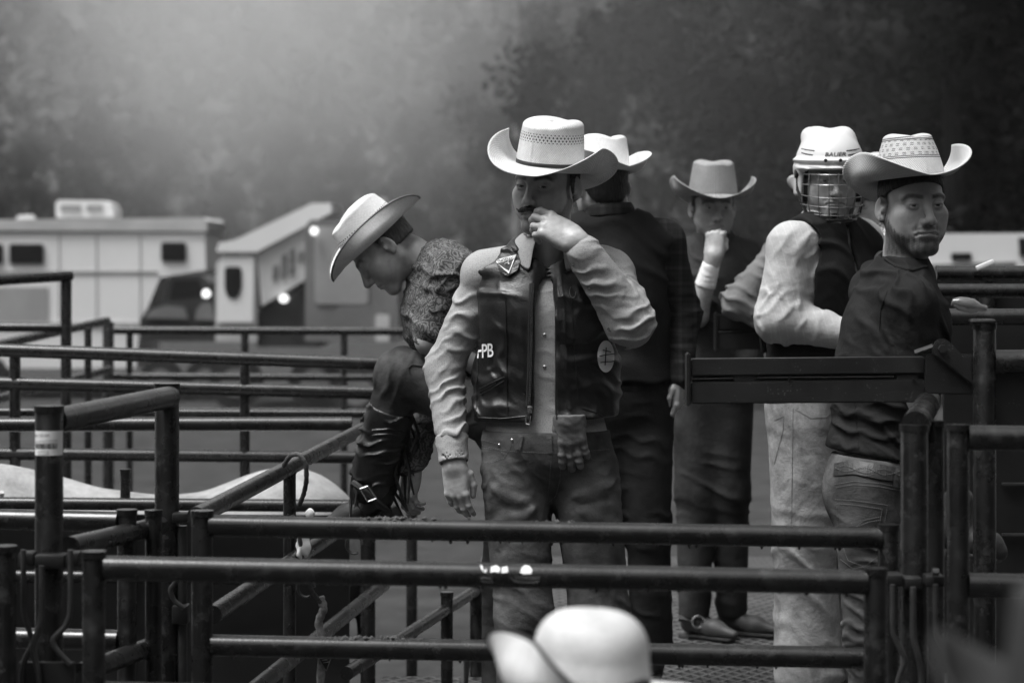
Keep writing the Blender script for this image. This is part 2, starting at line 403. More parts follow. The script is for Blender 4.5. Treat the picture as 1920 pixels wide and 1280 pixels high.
# ------------------------------------------------------------------ pipe fences
PR = .0245
def rails(thing, segs, mat='pipe_near', r=PR, name='rail'):
    """segs: ((px,py,D),(px,py,D)) pairs"""
    out = []
    for s in segs:
        a, b = P(*s[0]), P(*s[1]); rr = s[2] if len(s) > 2 else r
        n = 9; pts = [a.lerp(b, i / (n - 1)) for i in range(n)]
        out.append(MB().tube(pts, rr, 18).build(name, MATS[mat], thing))
    return out
def posts(thing, lst, mat='pipe_near', name='post', bottom=None):
    for px, ytop, D, r in lst:
        t = P(px, ytop, D); zb = GZ if bottom is None else bottom
        p = MB().tube([(t.x, t.y, zb), (t.x, t.y, t.z - .004), (t.x, t.y, t.z)], [r, r, r * .94], 20).build(name, MATS[mat], thing)
        MB().tube([(t.x, t.y, t.z - .012), (t.x, t.y, t.z + .002)], [r + .002, r + .002], 20).build('cap', MATS[mat], p)
def fence(name, base, label, cat, segs, pst, mat='pipe_near', group=None, r=PR):
    e = empty(name, (base[0], base[1], GZ), label, cat, group); posts(e, pst, mat); return e, rails(e, segs, mat, r)

D1, D2 = 4.82, 5.48
f1, r1 = fence('corral_panel', P(900, 900, D1), 'nearest dark pipe panel with sticker remnants on its long rail', 'fence panel',
    [((196, 1064, D1), (1625, 1091, D1)), ((196, 1300, D1), (1625, 1327, D1))],
    [(176, 1034, D1, .023), (1641, 1066, D1, .023)])
f2, r2 = fence('corral_panel', P(900, 900, D2), 'second dark pipe panel just behind, its rails crossing the riders\' knees', 'fence panel',
    [((392, 985, D2), (1652, 1008, D2)), ((396, 1209, D2), (1640, 1233, D2))],
    [(379, 958, D2, .0245), (1666, 984, D2, .0245)])
f3, _ = fence('corral_panel', P(-60, 900, 5.0), 'dark pipe panel cut off by the left edge of the picture', 'fence panel',
    [((-420, 1160, 5.2), (-10, 1180, 5.0)), ((-420, 960, 5.2), (-10, 1040, 5.0))], [(8, 1024, 5.0, .0245)])
f4, _ = fence('corral_panel', P(100, 900, 5.62), 'dark pipe panel at left behind the labelled post', 'fence panel',
    [((-400, 965, 5.72), (222, 978, 5.62)), ((-400, 1185, 5.72), (222, 1200, 5.62))], [(238, 956, 5.62, .0225), (288, 957, 5.7, .02)])

# gate bow: tall posts joined by a thick top rail, with bent latch rods
gt = empty('chute_gate', (P(92, 900, 5.13).x, 5.13, GZ), 'tall gate bow of two posts and thick top rail, label on near post', 'gate')
posts(gt, [(92, 762, 5.13, .030), (313, 720, 5.91, .030)])
rails(gt, [((104, 788, 5.17), (318, 744, 5.88), .027), ((130, 1025, 5.2), (300, 985, 5.85), .023), ((150, 1262, 5.2), (300, 1205, 5.85), .023)])
def slab(thing, px0, py0, px1, py1, D, dep, name, mat='steel_dark', bev=.004):
    a, b = P(px0, py1, D), P(px1, py0, D)
    return MB().box((a.x, D, a.z), (b.x, D + dep, b.z), bev=bev).build(name, MATS[mat], thing)
for x0, x1 in ((34, 64), (64, 122), (122, 148)): slab(gt, x0, 1036 if x0 != 64 else 1040, x1 - 1, 1062 if x0 != 64 else 1066, 5.07, .05, 'bracket')
def rod(thing, pts, D, r=.006):
    q = [P(x, y, D) for x, y in pts]; out = []
    for i in range(len(q) - 1):
        for k in range(4): out.append(q[i].lerp(q[i + 1], k / 4))
    out.append(q[-1]); sm = [out[0]] + [(out[i - 1] + out[i] * 2 + out[i + 1]) / 4 for i in range(1, len(out) - 1)] + [out[-1]]
    MB().tube(sm, r, 10).build('latch_rod', MATS['rod'], thing)
rod(gt, [(44, 1030), (44, 1150), (56, 1185), (62, 1205), (44, 1240), (38, 1300)], 5.05)
rod(gt, [(78, 1060), (78, 1165), (68, 1190), (60, 1215), (70, 1250), (76, 1300)], 5.04, .0065)
rod(gt, [(132, 1030), (132, 1150), (122, 1175), (98, 1198), (104, 1215), (132, 1245)], 5.05)
slab(gt, 34, 1240, 140, 1420, 5.06, .012, 'latch_plate')
for y0, y1 in ((962, 980), (1135, 1170)):
    slab(gt, 322, y0, 352, y1, 5.86, .05, 'bracket')
rod(gt, [(330, 1090), (318, 1105), (326, 1125), (345, 1140)], 5.84)
MB().tube([P(342, 985, 5.9), P(342, 1400, 5.9)], .012, 10).build('hinge_bar', MATS['rod'], gt)

# side fence running away from the gate
sf, _ = fence('corral_panel', P(400, 900, 6.5), 'dark pipe panel running back from the gate, rope tied round its top rail', 'fence panel',
    [((368, 968, 5.6), (682, 803, 8.3), .0225), ((398, 1152, 5.7), (700, 950, 8.3), .0225), ((430, 1330, 5.8), (720, 1095, 8.3), .0225)],
    [(543, 880, 6.85, .018), (690, 785, 8.35, .026)])
sf2, _ = fence('corral_panel', P(900, 1100, 8.0), 'low dark pipe panel slanting behind the second panel at centre', 'fence panel',
    [((650, 1262, 6.9), (905, 1098, 8.5), .02)], [(838, 1110, 8.0, .02), (893, 1090, 8.4, .022)])

# pens on the left
pa, _ = fence('corral_panel', P(300, 800, 8.35), 'dark pen panel joined to the rope-tied fence, in front of the bulls', 'fence panel',
    [((-400, 797, 8.35), (660, 794, 8.35)), ((-400, 940, 8.35), (660, 948, 8.35), .022), ((-400, 1075, 8.35), (660, 1085, 8.35), .022)], [(235, 880, 8.4, .018), (-150, 780, 8.4, .024)], 'pipe_far')
pb_, _ = fence('corral_panel', P(300, 700, 9.3), 'wide dark pen panel behind the bulls with two thick upper rails', 'fence panel',
    [((-400, 642, 9.3), (760, 683, 9.3), .026), ((-400, 708, 9.4), (760, 738, 9.4), .026), ((-400, 846, 9.4), (760, 858, 9.4), .024), ((-400, 770, 9.5), (760, 776, 9.5), .016)], [(459, 670, 9.4, .02), (28, 660, 9.4, .022), (772, 660, 9.4, .022)], 'pipe_far')
pc_, _ = fence('corral_panel', P(480, 650, 14.6), 'far dark pen panel in front of the trucks', 'fence panel',
    [((214, 619, 14.6), (760, 621, 14.6), .024), ((214, 705, 14.6), (760, 708, 14.6), .022), ((214, 770, 14.6), (760, 772, 14.6), .02)], [(203, 604, 14.5, .034), (459, 620, 14.6, .024), (645, 622, 14.6, .022), (243, 622, 14.6, .02)], 'pipe_far')
gb, _ = fence('pen_gate', P(125, 700, 11.4), 'far gate bow with braced square corner in front of the white trailer', 'gate',
    [((-300, 545, 10.6), (133, 517, 11.4), .024), ((-300, 612, 11.4), (125, 614, 11.4), .022), ((-200, 690, 9.9), (200, 601, 13.9), .024), ((-200, 800, 9.9), (205, 692, 13.9), .022)], [(124, 516, 11.4, .026), (165, 616, 12.9, .02)], 'pipe_far')
MB().prism([P(110, 520, 11.38), P(132, 520, 11.38), P(132, 560, 11.38), P(126, 548, 11.38)], (0, .03, 0)).build('gusset', MATS['steel_dark'], gb)

# rope tied round the side fence
def rope_obj(pts, r, name, label, mat='rope', cat='rope', twist=True):
    mb = MB(); p = [Vector(q) for q in pts]; path = []
    for i in range(len(p) - 1):
        for k in range(6): path.append(p[i].lerp(p[i + 1], k / 6))
    path.append(p[-1])
    for _ in range(3): path = [path[0]] + [(path[i - 1] + path[i] * 2 + path[i + 1]) / 4 for i in range(1, len(path) - 1)] + [path[-1]]
    rr = [r * (1 + .12 * math.sin(i * 2.1)) for i in range(len(path))]
    mb.tube(path, rr, 9); o = mb.build(name, MATS[mat]); return tag(o, label, cat)
rope_obj([P(532, 872, 6.5), P(545, 852, 6.44), P(562, 851, 6.42), P(574, 870, 6.42), P(575, 900, 6.44), P(570, 925, 6.5), P(562, 945, 6.55)], .0065, 'rope', 'dark rope looped over the slanting top rail and hanging from it')

# drops hanging under the wet rails, mud dried on the second panel
def drops(rl, thing, n, seed):
    rr = random.Random(seed); b = np.array(base_pos(thing)); v = np.array([q.co[:] for q in rl.data.vertices]) + b; x0, x1 = v[:, 0].min(), v[:, 0].max(); mb = MB()
    for k in range(n):
        x = rr.uniform(x0 + .03, x1 - .03); t = (x - x0) / (x1 - x0); z0 = v[v[:, 0] < x0 + .01][:, 2].min(); z1 = v[v[:, 0] > x1 - .01][:, 2].min(); z = z0 + (z1 - z0) * t; y = v[:, 1].mean(); r = rr.uniform(.0018, .0042)
        mb.tube([(x, y, z + .003), (x, y, z), (x, y, z - r), (x, y, z - r * 1.8)], [r * .7, r, r * .9, r * .3], 7)
    tag(mb.build('water_drops', MATS['rod'], thing), kind='stuff')
def base_pos(o): return o.location
def mud(thing, pts, seed):
    rr = random.Random(seed); mb = MB()
    for (px, py, n, wd) in pts:
        for k in range(n):
            c = P(px + rr.gauss(0, wd), py + rr.uniform(-2, 3), D2) + Vector((0, rr.uniform(-.012, .004), 0)); r = rr.uniform(.0015, .005)
            mb.tube([c - Vector((r, 0, 0)), c + Vector((0, 0, r * .3)), c + Vector((r * 1.2, 0, 0))], [r * .5, r, r * .4], 6)
    tag(mb.build('dried_mud', MATS['mud'], thing), kind='stuff')
simple('mud', .10, .95, .4, 60, .5, 200)
drops(r1[0], f1, 26, 1); drops(r2[0], f2, 22, 2); drops(r2[1], f2, 16, 3)
mud(f2, [(740, 972, 60, 40), (690, 1196, 50, 40), (640, 1196, 30, 20), (760, 1200, 24, 16), (1040, 978, 14, 30)], 4)
# ------------------------------------------------------------------ smooth implicit shapes for bodies and clothes
F32 = np.float32
def A(v): return np.array(v, dtype=F32)
def smin(a, b, k):
    if k <= 0: return np.minimum(a, b)
    h = np.maximum(k - np.abs(a - b), 0) / k; return np.minimum(a, b) - h * h * (k * .25)
def smax(a, b, k): return -smin(-a, -b, k)
def f_cap(a, b, ra, rb):
    a, b = A(a), A(b); ba = b - a; L = float(ba @ ba) + 1e-9
    def f(p):
        q = p - a; h = np.clip(q @ ba / L, 0, 1); q = q - h[:, None] * ba
        return np.sqrt((q * q).sum(1)) - (ra + (rb - ra) * h)
    return f
def f_ell(c, r, M=None):
    c, r = A(c), A(r); M = None if M is None else npm(M)
    def f(p):
        q = p - c
        if M is not None: q = q @ M
        k0 = np.sqrt(((q / r) ** 2).sum(1)); k1 = np.sqrt(((q / (r * r)) ** 2).sum(1)) + 1e-6
        return k0 * (k0 - 1) / k1
    return f
def f_box(c, h, M=None, rr=.005):
    c, h = A(c), A(h) - rr; M = None if M is None else npm(M)
    def f(p):
        q = p - c
        if M is not None: q = q @ M
        q = np.abs(q) - h
        return np.sqrt((np.maximum(q, 0) ** 2).sum(1)) + np.minimum(q.max(1), 0) - rr
    return f
def f_half(c, n):
    c, n = A(c), A(norm(n)); return lambda p: (p - c) @ n          # negative behind the plane
class SD:
    def __init__(s): s.ops = []
    def u(s, f, k=.02): s.ops.append(('u', f, k)); return s
    def sub(s, f, k=.006): s.ops.append(('s', f, k)); return s
    def ix(s, f, k=.006): s.ops.append(('i', f, k)); return s
    def dis(s, f): s.ops.append(('d', f, 0)); return s
    def cap(s, a, b, ra, rb, k=.02): return s.u(f_cap(a, b, ra, rb), k)
    def ell(s, c, r, M=None, k=.02): return s.u(f_ell(c, r, M), k)
    def __call__(s, p):
        d = None
        for o, f, k in s.ops:
            if o == 'd': d = d + f(p)
            else:
                e = f(p)
                d = e if d is None else smin(d, e, k) if o == 'u' else smax(d, -e, k) if o == 's' else smax(d, e, k)
        return d
def low(p, wl, seed):
    r = np.random.default_rng(seed); o = 0
    for i in range(4):
        k = r.normal(size=3); k = k / np.linalg.norm(k) * 6.283 / (wl * r.uniform(.7, 1.4)); o = o + np.sin(p @ k.astype(F32) + r.uniform(0, 6.28))
    return o * .36
def folds(axis, wl, amp, seed, centers=None, rad=.15):
    ax = A(norm(axis)); cs = None if centers is None else [A(c) for c in centers]
    def f(p):
        ph = 6.283 / wl * (p @ ax) + 2.4 * low(p, wl * 3.2, seed) + 1.2 * low(p, wl * 1.3, seed + 7)
        rdg = (.5 + .5 * np.sin(ph)) ** 3.2 - .27
        m = np.clip(.55 + .8 * low(p, wl * 3.0, seed + 3), 0, 1.2)
        if cs is not None:
            w_ = 0
            for c in cs: w_ = np.maximum(w_, np.exp(-((p - c) ** 2).sum(1) / (rad * rad)))
            m = m * w_
        return -amp * rdg * m
    return f
def crease(a, b, wd, amp):
    """a single fold: ridge (amp>0) or valley (amp<0) along a segment"""
    c = f_cap(a, b, 0, 0)
    return lambda p: -amp * np.exp(-(c(p) / wd) ** 2)

def mesh_sdf(f, lo, hi, h, proj=2):
    lo, hi = A(lo), A(hi); B = 4; H = h * B
    n = np.ceil((hi - lo) / H).astype(int) + 1
    ci = np.stack(np.meshgrid(*[np.arange(k) for k in n], indexing='ij'), -1).reshape(-1, 3)
    d = f((lo + (ci + .5) * H).astype(F32)); act = ci[np.abs(d) < H * 1.25]
    N = n * B + 1
    off = np.stack(np.meshgrid(*[np.arange(B + 1)] * 3, indexing='ij'), -1).reshape(-1, 3)
    pid = (act[:, None] * B + off[None]).reshape(-1, 3)
    flat = (pid[:, 0] * N[1] + pid[:, 1]) * N[2] + pid[:, 2]
    uq = np.unique(flat)
    k = uq % N[2]; j = (uq // N[2]) % N[1]; i = uq // (N[1] * N[2])
    V = np.full(int(np.prod(N)), 9., F32)
    pts = (lo + np.stack([i, j, k], 1) * h).astype(F32)
    V[uq] = np.concatenate([f(pts[q:q + 400000]) for q in range(0, len(pts), 400000)])
    V = V.reshape(N)
    off = np.stack(np.meshgrid(*[np.arange(B)] * 3, indexing='ij'), -1).reshape(-1, 3)
    cid = (act[:, None] * B + off[None]).reshape(-1, 3)
    I, Jx, K = cid.T
    cor = np.stack([V[I + a, Jx + b, K + c] for a in (0, 1) for b in (0, 1) for c in (0, 1)], 1)
    s = (cor < 0).sum(1); m = (s > 0) & (s < 8); cid = cid[m]; cor = cor[m]
    crn = A([(a, b, c) for a in (0, 1) for b in (0, 1) for c in (0, 1)])
    acc = np.zeros((len(cid), 3), F32); cnt = np.zeros(len(cid), F32)
    for a in range(8):
        for ax in (4, 2, 1):
            if a & ax: continue
            b = a | ax; x = (cor[:, a] < 0) != (cor[:, b] < 0)
            t = cor[:, a] / (cor[:, a] - cor[:, b] + 1e-12); t = np.clip(t, 0, 1)
            acc += np.where(x[:, None], crn[a] + t[:, None] * (crn[b] - crn[a]), 0); cnt += x
    vert = (lo + (cid + acc / cnt[:, None]) * h).astype(F32)
    vid = np.full(tuple(N), -1, np.int32); vid[cid[:, 0], cid[:, 1], cid[:, 2]] = np.arange(len(cid))
    F = []
    I, Jx, K = cid.T
    v0 = V[I, Jx, K] < 0
    for ax in range(3):
        e = np.eye(3, dtype=int); a1, a2 = e[(ax + 1) % 3], e[(ax + 2) % 3]; q = cid + e[ax]
        v1 = V[q[:, 0], q[:, 1], q[:, 2]] < 0
        sel = (v0 != v1) & np.all(cid - a1 >= 0, 1) & np.all(cid - a2 >= 0, 1)
        c = cid[sel]; g_ = lambda z: vid[z[:, 0], z[:, 1], z[:, 2]]
        quad = np.stack([g_(c), g_(c - a1), g_(c - a1 - a2), g_(c - a2)], 1); fl = v0[sel]
        quad[~fl] = quad[~fl][:, ::-1]
        F.append(quad[np.all(quad >= 0, 1)])
    F = np.concatenate(F)[:, ::-1]
    for _ in range(proj):
        ee = F32(h * .35); d = f(vert)
        gr = np.stack([f(vert + A(x) * ee) - d for x in ((1, 0, 0), (0, 1, 0), (0, 0, 1))], 1) / ee
        gn = np.sqrt((gr * gr).sum(1)) + 1e-6
        step = np.clip(d / gn, -h * .6, h * .6) * .8
        vert = vert - (gr / gn[:, None]) * step[:, None]
    used = np.unique(F); rm = np.full(len(vert), -1); rm[used] = np.arange(len(used))
    return vert[used].astype(F32), rm[F][:, ::-1].copy()

def biggest(v, f):
    """keep the largest connected piece"""
    lab = np.arange(len(v))
    while True:
        m = lab[f].min(1); new = lab.copy(); np.minimum.at(new, f.ravel(), np.repeat(m, f.shape[1])); new = np.minimum(new, new[new])
        if (new == lab).all(): break
        lab = new
    ids, cnt = np.unique(lab, return_counts=True); keep = lab == ids[cnt.argmax()]
    rm = np.cumsum(keep) - 1; return v[keep], rm[f[keep[f[:, 0]]]]

# ------------------------------------------------------------------ head
def head_sdf(o):
    """local frame: x subject's right, y forward, z up; origin between the ears at eye level"""
    wd, jw, ch = o.get('wd', 1), o.get('jaw', 1), o.get('chin', 0)
    S = SD()
    S.ell((0, -.014, .034), (.0750 * wd, .097, .083)).ell((0, .022, -.035), (.060 * wd, .066, .078), k=.035)
    for s in (-1, 1):
        S.cap((s * .052 * wd * jw, -.006, -.050), (s * .020 * jw, .066, -.104 - ch), .019, .014, .03)
        S.ell((s * .044 * wd, .053, -.022), (.022, .024, .017), k=.022)
        S.cap((s * .012, .082, .0175), (s * .050, .062, .018), .0105, .0085, .014)
        S.ell((s * .040 * wd, .040, -.050), (.025, .032, .034), k=.03)
    S.cap((-.012, .070, -.103 - ch), (.012, .070, -.103 - ch), .0165, .0165, .022)
    S.ell((0, .068, -.066), (.034, .025, .026), k=.02)
    for s in (-1, 1): S.sub(f_ell((s * .033, .096, .001), (.019, .018, .0125)), .014)
    S.cap((0, .083, .010), (0, .111, -.036), .0085, .0105, .012)
    S.ell((0, .108, -.0385), (.0125, .011, .0105), k=.008)
    for s in (-1, 1):
        S.ell((s * .0135, .097, -.042), (.0082, .011, .0082), k=.006)
        S.sub(f_ell((s * .0068, .104, -.0505), (.0042, .007, .0035)), .003)
    # mouth
    S.sub(f_cap((-.022, .089, -.0705), (.022, .089, -.0705), .0035, .0035), .004)
    S.u(f_ell((0, .0900, -.0655), (.0225, .0085, .0056)), .004)
    S.u(f_ell((0, .0890, -.0772), (.0195, .0085, .0068)), .005)
    [S.sub(f_cap((s * .003, .0975, -.0700), (s * .026, .0895, -.0718), .0019, .0017), .0018) for s in (-1, 1)]
    for s in (-1, 1): S.sub(f_ell((s * .0275, .085, -.0740), (.004, .006, .003)), .004)
    S.sub(f_ell((0, .100, -.088), (.02, .010, .006)), .010)
    S.sub(f_cap((0, .106, -.053), (0, .100, -.060), .003, .003), .005)
    for s in (-1, 1): S.sub(f_cap((s * .021, .094, -.042), (s * .031, .085, -.062), .0022, .0022), .010)
    # eyelids with their slits
    op = o.get('open', 1.0)
    for s in (-1, 1):
        S.u(f_ell((s * .032, .0735, .001), (.0165, .0148, .0145)), .005)
        S.sub(f_ell((s * .0325, .094, -.0008), (.0145, .018, .0047 * op)), .0018)
        S.sub(f_cap((s * .018, .0925, .0075), (s * .046, .080, .0085), .0012, .0012), .003)
    # ears
    for s in (-1, 1):
        M = Matrix.Rotation(s * R(26), 3, 'Z') @ Matrix.Rotation(R(-12), 3, 'X')
        c = Vector((s * (.0735 * wd + .009), -.014, -.008))
        S.u(f_ell(c, (.0065, .0185, .031), M), .004)
        S.sub(f_ell(c + Vector((s * .009, .002, .004)), (.0065, .0105, .019), M), .004)
        S.u(f_ell(c + Vector((s * .001, .014, -.004)), (.005, .005, .008), M), .003)
        S.u(f_ell(c + Vector((-s * .001, .004, -.026)), (.0055, .009, .009), M), .005)
    return S
def ss(x, a, b): t = np.clip((x - a) / (b - a), 0, 1); return t * t * (3 - 2 * t)
def head_colour(v, o):
    x, y, z = v.T; ax = np.abs(x); n = low(v, .012, 3) * .5 + low(v, .005, 9) * .5
    c = np.ones(len(v)) * (1 + .06 * low(v, .03, 5))
    bz = .0215 + .0035 * ss(ax, .012, .036) - .007 * ss(ax, .040, .058)
    br = np.exp(-((z - bz + .001) / .0058) ** 4) * ss(ax, .007, .016) * (1 - ss(ax, .050, .062)) * (y > .03)
    c *= 1 - np.clip(o.get('brow', .75) * br * (1.0 + .15 * n), 0, .95)
    lip = np.exp(-(((z + .0712) / .009) ** 2 + (x / .022) ** 4)) * (y > .07); c *= 1 - .28 * lip
    c *= 1 - .30 * np.exp(-(((ax - .033) / .018) ** 2 + ((z + .013) / .007) ** 2)) * (y > .04) * o.get('bag', .5)
    bd = o.get('beard', 0)
    if bd:
        jz = -.070 + .045 * ss(.075 - y, .0, .075)           # upper edge of the beard rises to the sideburn
        m = ss(jz - z + .006 * n, 0, .018) * ss(y, -.03, -.005) * (1 - ss(-z, .118, .138))
        m = np.maximum(m, o.get('mous', 0) * np.exp(-(((z + .0585) / .006) ** 2)) * (ax < .03) * (y > .07))
        m *= 1 - .7 * np.exp(-(((z + .0765) / .0065) ** 2 + (x / .019) ** 2)) * (y > .07)
        c *= 1 - bd * m * (.88 + .22 * n)
    hl = np.maximum(ss(z, .052, .064), ss(.020 - y, 0, .014) * ss(z, -.005, .008) * (ax > .03))
    hl = np.maximum(hl, ss(-.028 - y, 0, .02) * ss(z, -.075, -.055))
    hl = np.maximum(hl, o.get('burn', 0) * ss(.034 - np.abs(y - .002), .014, .022) * ss(z, -.045, -.03) * (ax > .05) * (y > -.002))
    c *= 1 - (1 - o.get('hairc', .16)) * np.clip(hl, 0, 1) * (ax < .083)
    nost = np.exp(-(((ax - .007) / .004) ** 2 + ((z + .051) / .003) ** 2)) * (y > .09); c *= 1 - .6 * nost
    return np.clip(c, .02, 1.5)
def eye_mesh(o, gaze):
    """two eyeballs with iris and pupil, local head frame"""
    V = []; Fc = []; C = []
    for s in (-1, 1):
        c = A((s * .032, .0735, .001)); n, m = 18, 14; off = sum(len(q) for q in V)
        th = np.linspace(0, np.pi, m)[:, None]; ph = np.linspace(0, 2 * np.pi, n, endpoint=False)[None]
        d = np.stack([np.sin(th) * np.cos(ph), np.cos(th) + 0 * ph, np.sin(th) * np.sin(ph)], -1).reshape(-1, 3)
        gz = A(norm((gaze[0], 1, gaze[1]))); ang = np.arccos(np.clip(d @ gz, -1, 1))
        V.append(c + d * F32(.0128)); C.append(np.where(ang < .22, .03, np.where(ang < .50, .20, 1.35)))
        i = np.arange((m - 1) * n); r_, k = i // n, i % n
        Fc.append(np.stack([i, r_ * n + (k + 1) % n, (r_ + 1) * n + (k + 1) % n, (r_ + 1) * n + k], 1) + off)
    return np.concatenate(V).astype(F32), np.concatenate(Fc), np.concatenate(C)

def make_head(o, M, c, neck_pts, h=.0026, scale=1.0, gaze=(0, 0)):
    """returns world verts, faces, colour. neck_pts: world points from inside the head down into the collar, with radii"""
    Mn = npm(M); S = head_sdf(o)
    for (a, ra), (b, rb) in zip(neck_pts[:-1], neck_pts[1:]):
        la = (A(a) - A(c)) @ Mn / scale; lb = (A(b) - A(c)) @ Mn / scale
        S.cap(la, lb, ra / scale, rb / scale, .025)
        lo_extra = lb
    lo = np.minimum(A((-.105, -.13, -.14)), lo_extra - .07); hi = np.maximum(A((.105, .135, .135)), lo_extra + .07)
    v, f = mesh_sdf(S, lo, hi, h, 2); col = head_colour(v, o)
    ev, ef, ec = eye_mesh(o, gaze)
    f = np.concatenate([f, ef + len(v)]); v = np.concatenate([v, ev]); col = np.concatenate([col, ec])
    return v @ Mn.T * F32(scale) + A(c), f, col

# ------------------------------------------------------------------ hand
def hand_sdf(S, w_, yd, zd, s, curls, spread=(.10, .03, -.04, -.12), thumb=((.042, .036, -.012), (.052, .066, -.020), (.046, .094, -.022)), k=.93, palm=1.0):
    """w_ wrist, yd towards the fingers, zd out of the back of the hand, s: +1 puts the thumb on y x z, -1 on the other side"""
    y = norm(yd); z = Vector(zd); z = (z - y * z.dot(y)).normalized(); x = y.cross(z) * s
    M = Matrix((x, y, z)).transposed(); w_ = Vector(w_)
    T = lambda q: w_ + M @ (Vector(q) * k)
    Mn = Matrix((x, y, z)).transposed()
    S.u(f_box(T((0, .052, 0)), (.038 * k * palm, .046 * k, .0140 * k), Mn, .012 * k), .012)
    S.u(f_ell(T((.002, .046, .003)), (.035 * k, .052 * k, .0165 * k), Mn), .012)
    S.u(f_ell(T((.026, .034, -.010)), (.016 * k, .030 * k, .014 * k), Mn), .012)
    S.u(f_ell(T((-.024, .036, -.008)), (.014 * k, .032 * k, .013 * k), Mn), .012)
    S.u(f_ell(T((0, -.004, 0)), (.029 * k, .045 * k, .0195 * k), Mn), .02)
    L = (.072, .080, .074, .058); X = (.030, .0105, -.0095, -.0285); Y = (.092, .097, .093, .084); rr = (.0092, .0096, .0090, .0080)
    for i in range(4):
        p = Vector((X[i], Y[i], .002)); a = 0; S.u(f_ell(T((X[i], Y[i] - .003, .004)), (.0105 * k, .012 * k, .0105 * k), Mn), .006)
        for j in range(3):
            a += R(curls[i][j]); l = L[i] * (.46, .29, .25)[j]
            d = Vector((math.sin(spread[i]) * math.cos(a), math.cos(spread[i]) * math.cos(a), -math.sin(a)))
            q = p + d * l; r0 = rr[i] * (1, .95, .88)[j]
            S.cap(T(p), T(q), r0 * k, r0 * .93 * k, .003 if j else .006)
            S.u(f_ell(T(p + Vector((0, 0, .001))), (r0 * 1.06 * k,) * 3), .003); p = q
    b = Vector((.020, .018, -.006)); rt = (.0145, .0118, .0108, .0090)
    for i, t in enumerate(thumb):
        S.cap(T(b), T(t), rt[i] * k, rt[i + 1] * k, .006); b = Vector(t)
    return T

# ------------------------------------------------------------------ cowboy hat: open crown with crease, brim curled at the sides
def arc_brim(o):
    nt_, nr = 96, 18; a, b = o['a'], o['b']; V = []; U = []; W = []
    for i in range(nt_):
        th = 2 * math.pi * i / nt_; s, c = math.sin(th), math.cos(th)
        nx, ny = s / a, c / b; L = math.hypot(nx, ny); nx /= L; ny /= L
        pw = o.get('pw', 1.6); sR = max(0, math.cos(th - R(o.get('tR', 90)))) ** o.get('pwR', pw); sL = max(0, math.cos(th + R(o.get('tL', 90)))) ** o.get('pwL', pw)
        phi = R(o['phiR']) * sR + R(o['phiL']) * sL; rise = R(o.get('rise', 4)) * sR + R(o.get('riseL', o.get('rise', 4))) * sL
        al = -R(o['dipF'] if c > 0 else o['dipB']) * abs(c) ** 1.5 + rise
        wd = o['w'] * (1 + o.get('wf', 0) * (c if c > 0 else 0) + o.get('wL', 0) * sL + o.get('wR', 0) * sR); X, Y, Z = a * s, b * c, 0.0; st = wd / nr
        for j in range(nr + 1):
            V.append((X, Y, Z)); U.append(i / nt_); W.append(-j / nr)
            t = (j + .5) / nr; ang = al + phi * min(1, t / o.get('sat', .62)) ** o.get('cp', 1.3); X += nx * math.cos(ang) * st; Y += ny * math.cos(ang) * st; Z += math.sin(ang) * st
    F_ = [(i * (nr + 1) + j, ((i + 1) % nt_) * (nr + 1) + j, ((i + 1) % nt_) * (nr + 1) + j + 1, i * (nr + 1) + j + 1) for i in range(nt_) for j in range(nr)]
    edge = [V[i * (nr + 1) + nr] for i in range(nt_)]
    return V, F_, U, W, edge
def crown_pt(o, th, t):
    a, b, h = o['a'], o['b'], o['h']; s, c = math.sin(th), math.cos(th)
    if t < .62:
        u = t / .62; rad = 1 - o.get('taper', .12) * u ** 1.3; z = h * o.get('hs', .84) * u
    else:
        u = (t - .62) / .38; e = (1 - o.get('taper', .12)); q = u * math.pi / 2
        rad = e * (math.cos(q) ** o.get('rnd', .55) if u < 1 else 0); z = h * (o.get('hs', .84) + (1 - o.get('hs', .84)) * math.sin(q) ** .8)
    x, y = a * s * rad, b * c * rad; top = min(1, max(0, (z / h - .55) / .45)); top = top * top * (3 - 2 * top)
    pin = o.get('pinch', .22) * max(0, c) ** 2 * top; x *= 1 - pin; y *= 1 + .04 * max(0, c) * top
    z -= o.get('dent', .022) * top * math.exp(-(x / (.36 * a)) ** 2) * (1 - .5 * (abs(y) / b) ** 2)
    z -= o.get('dent2', .012) * top * max(0, c) * math.exp(-((abs(x) - .52 * a) / (.22 * a)) ** 2)
    z += o.get('slope', 0) * top * y / b
    return (x, y, z)
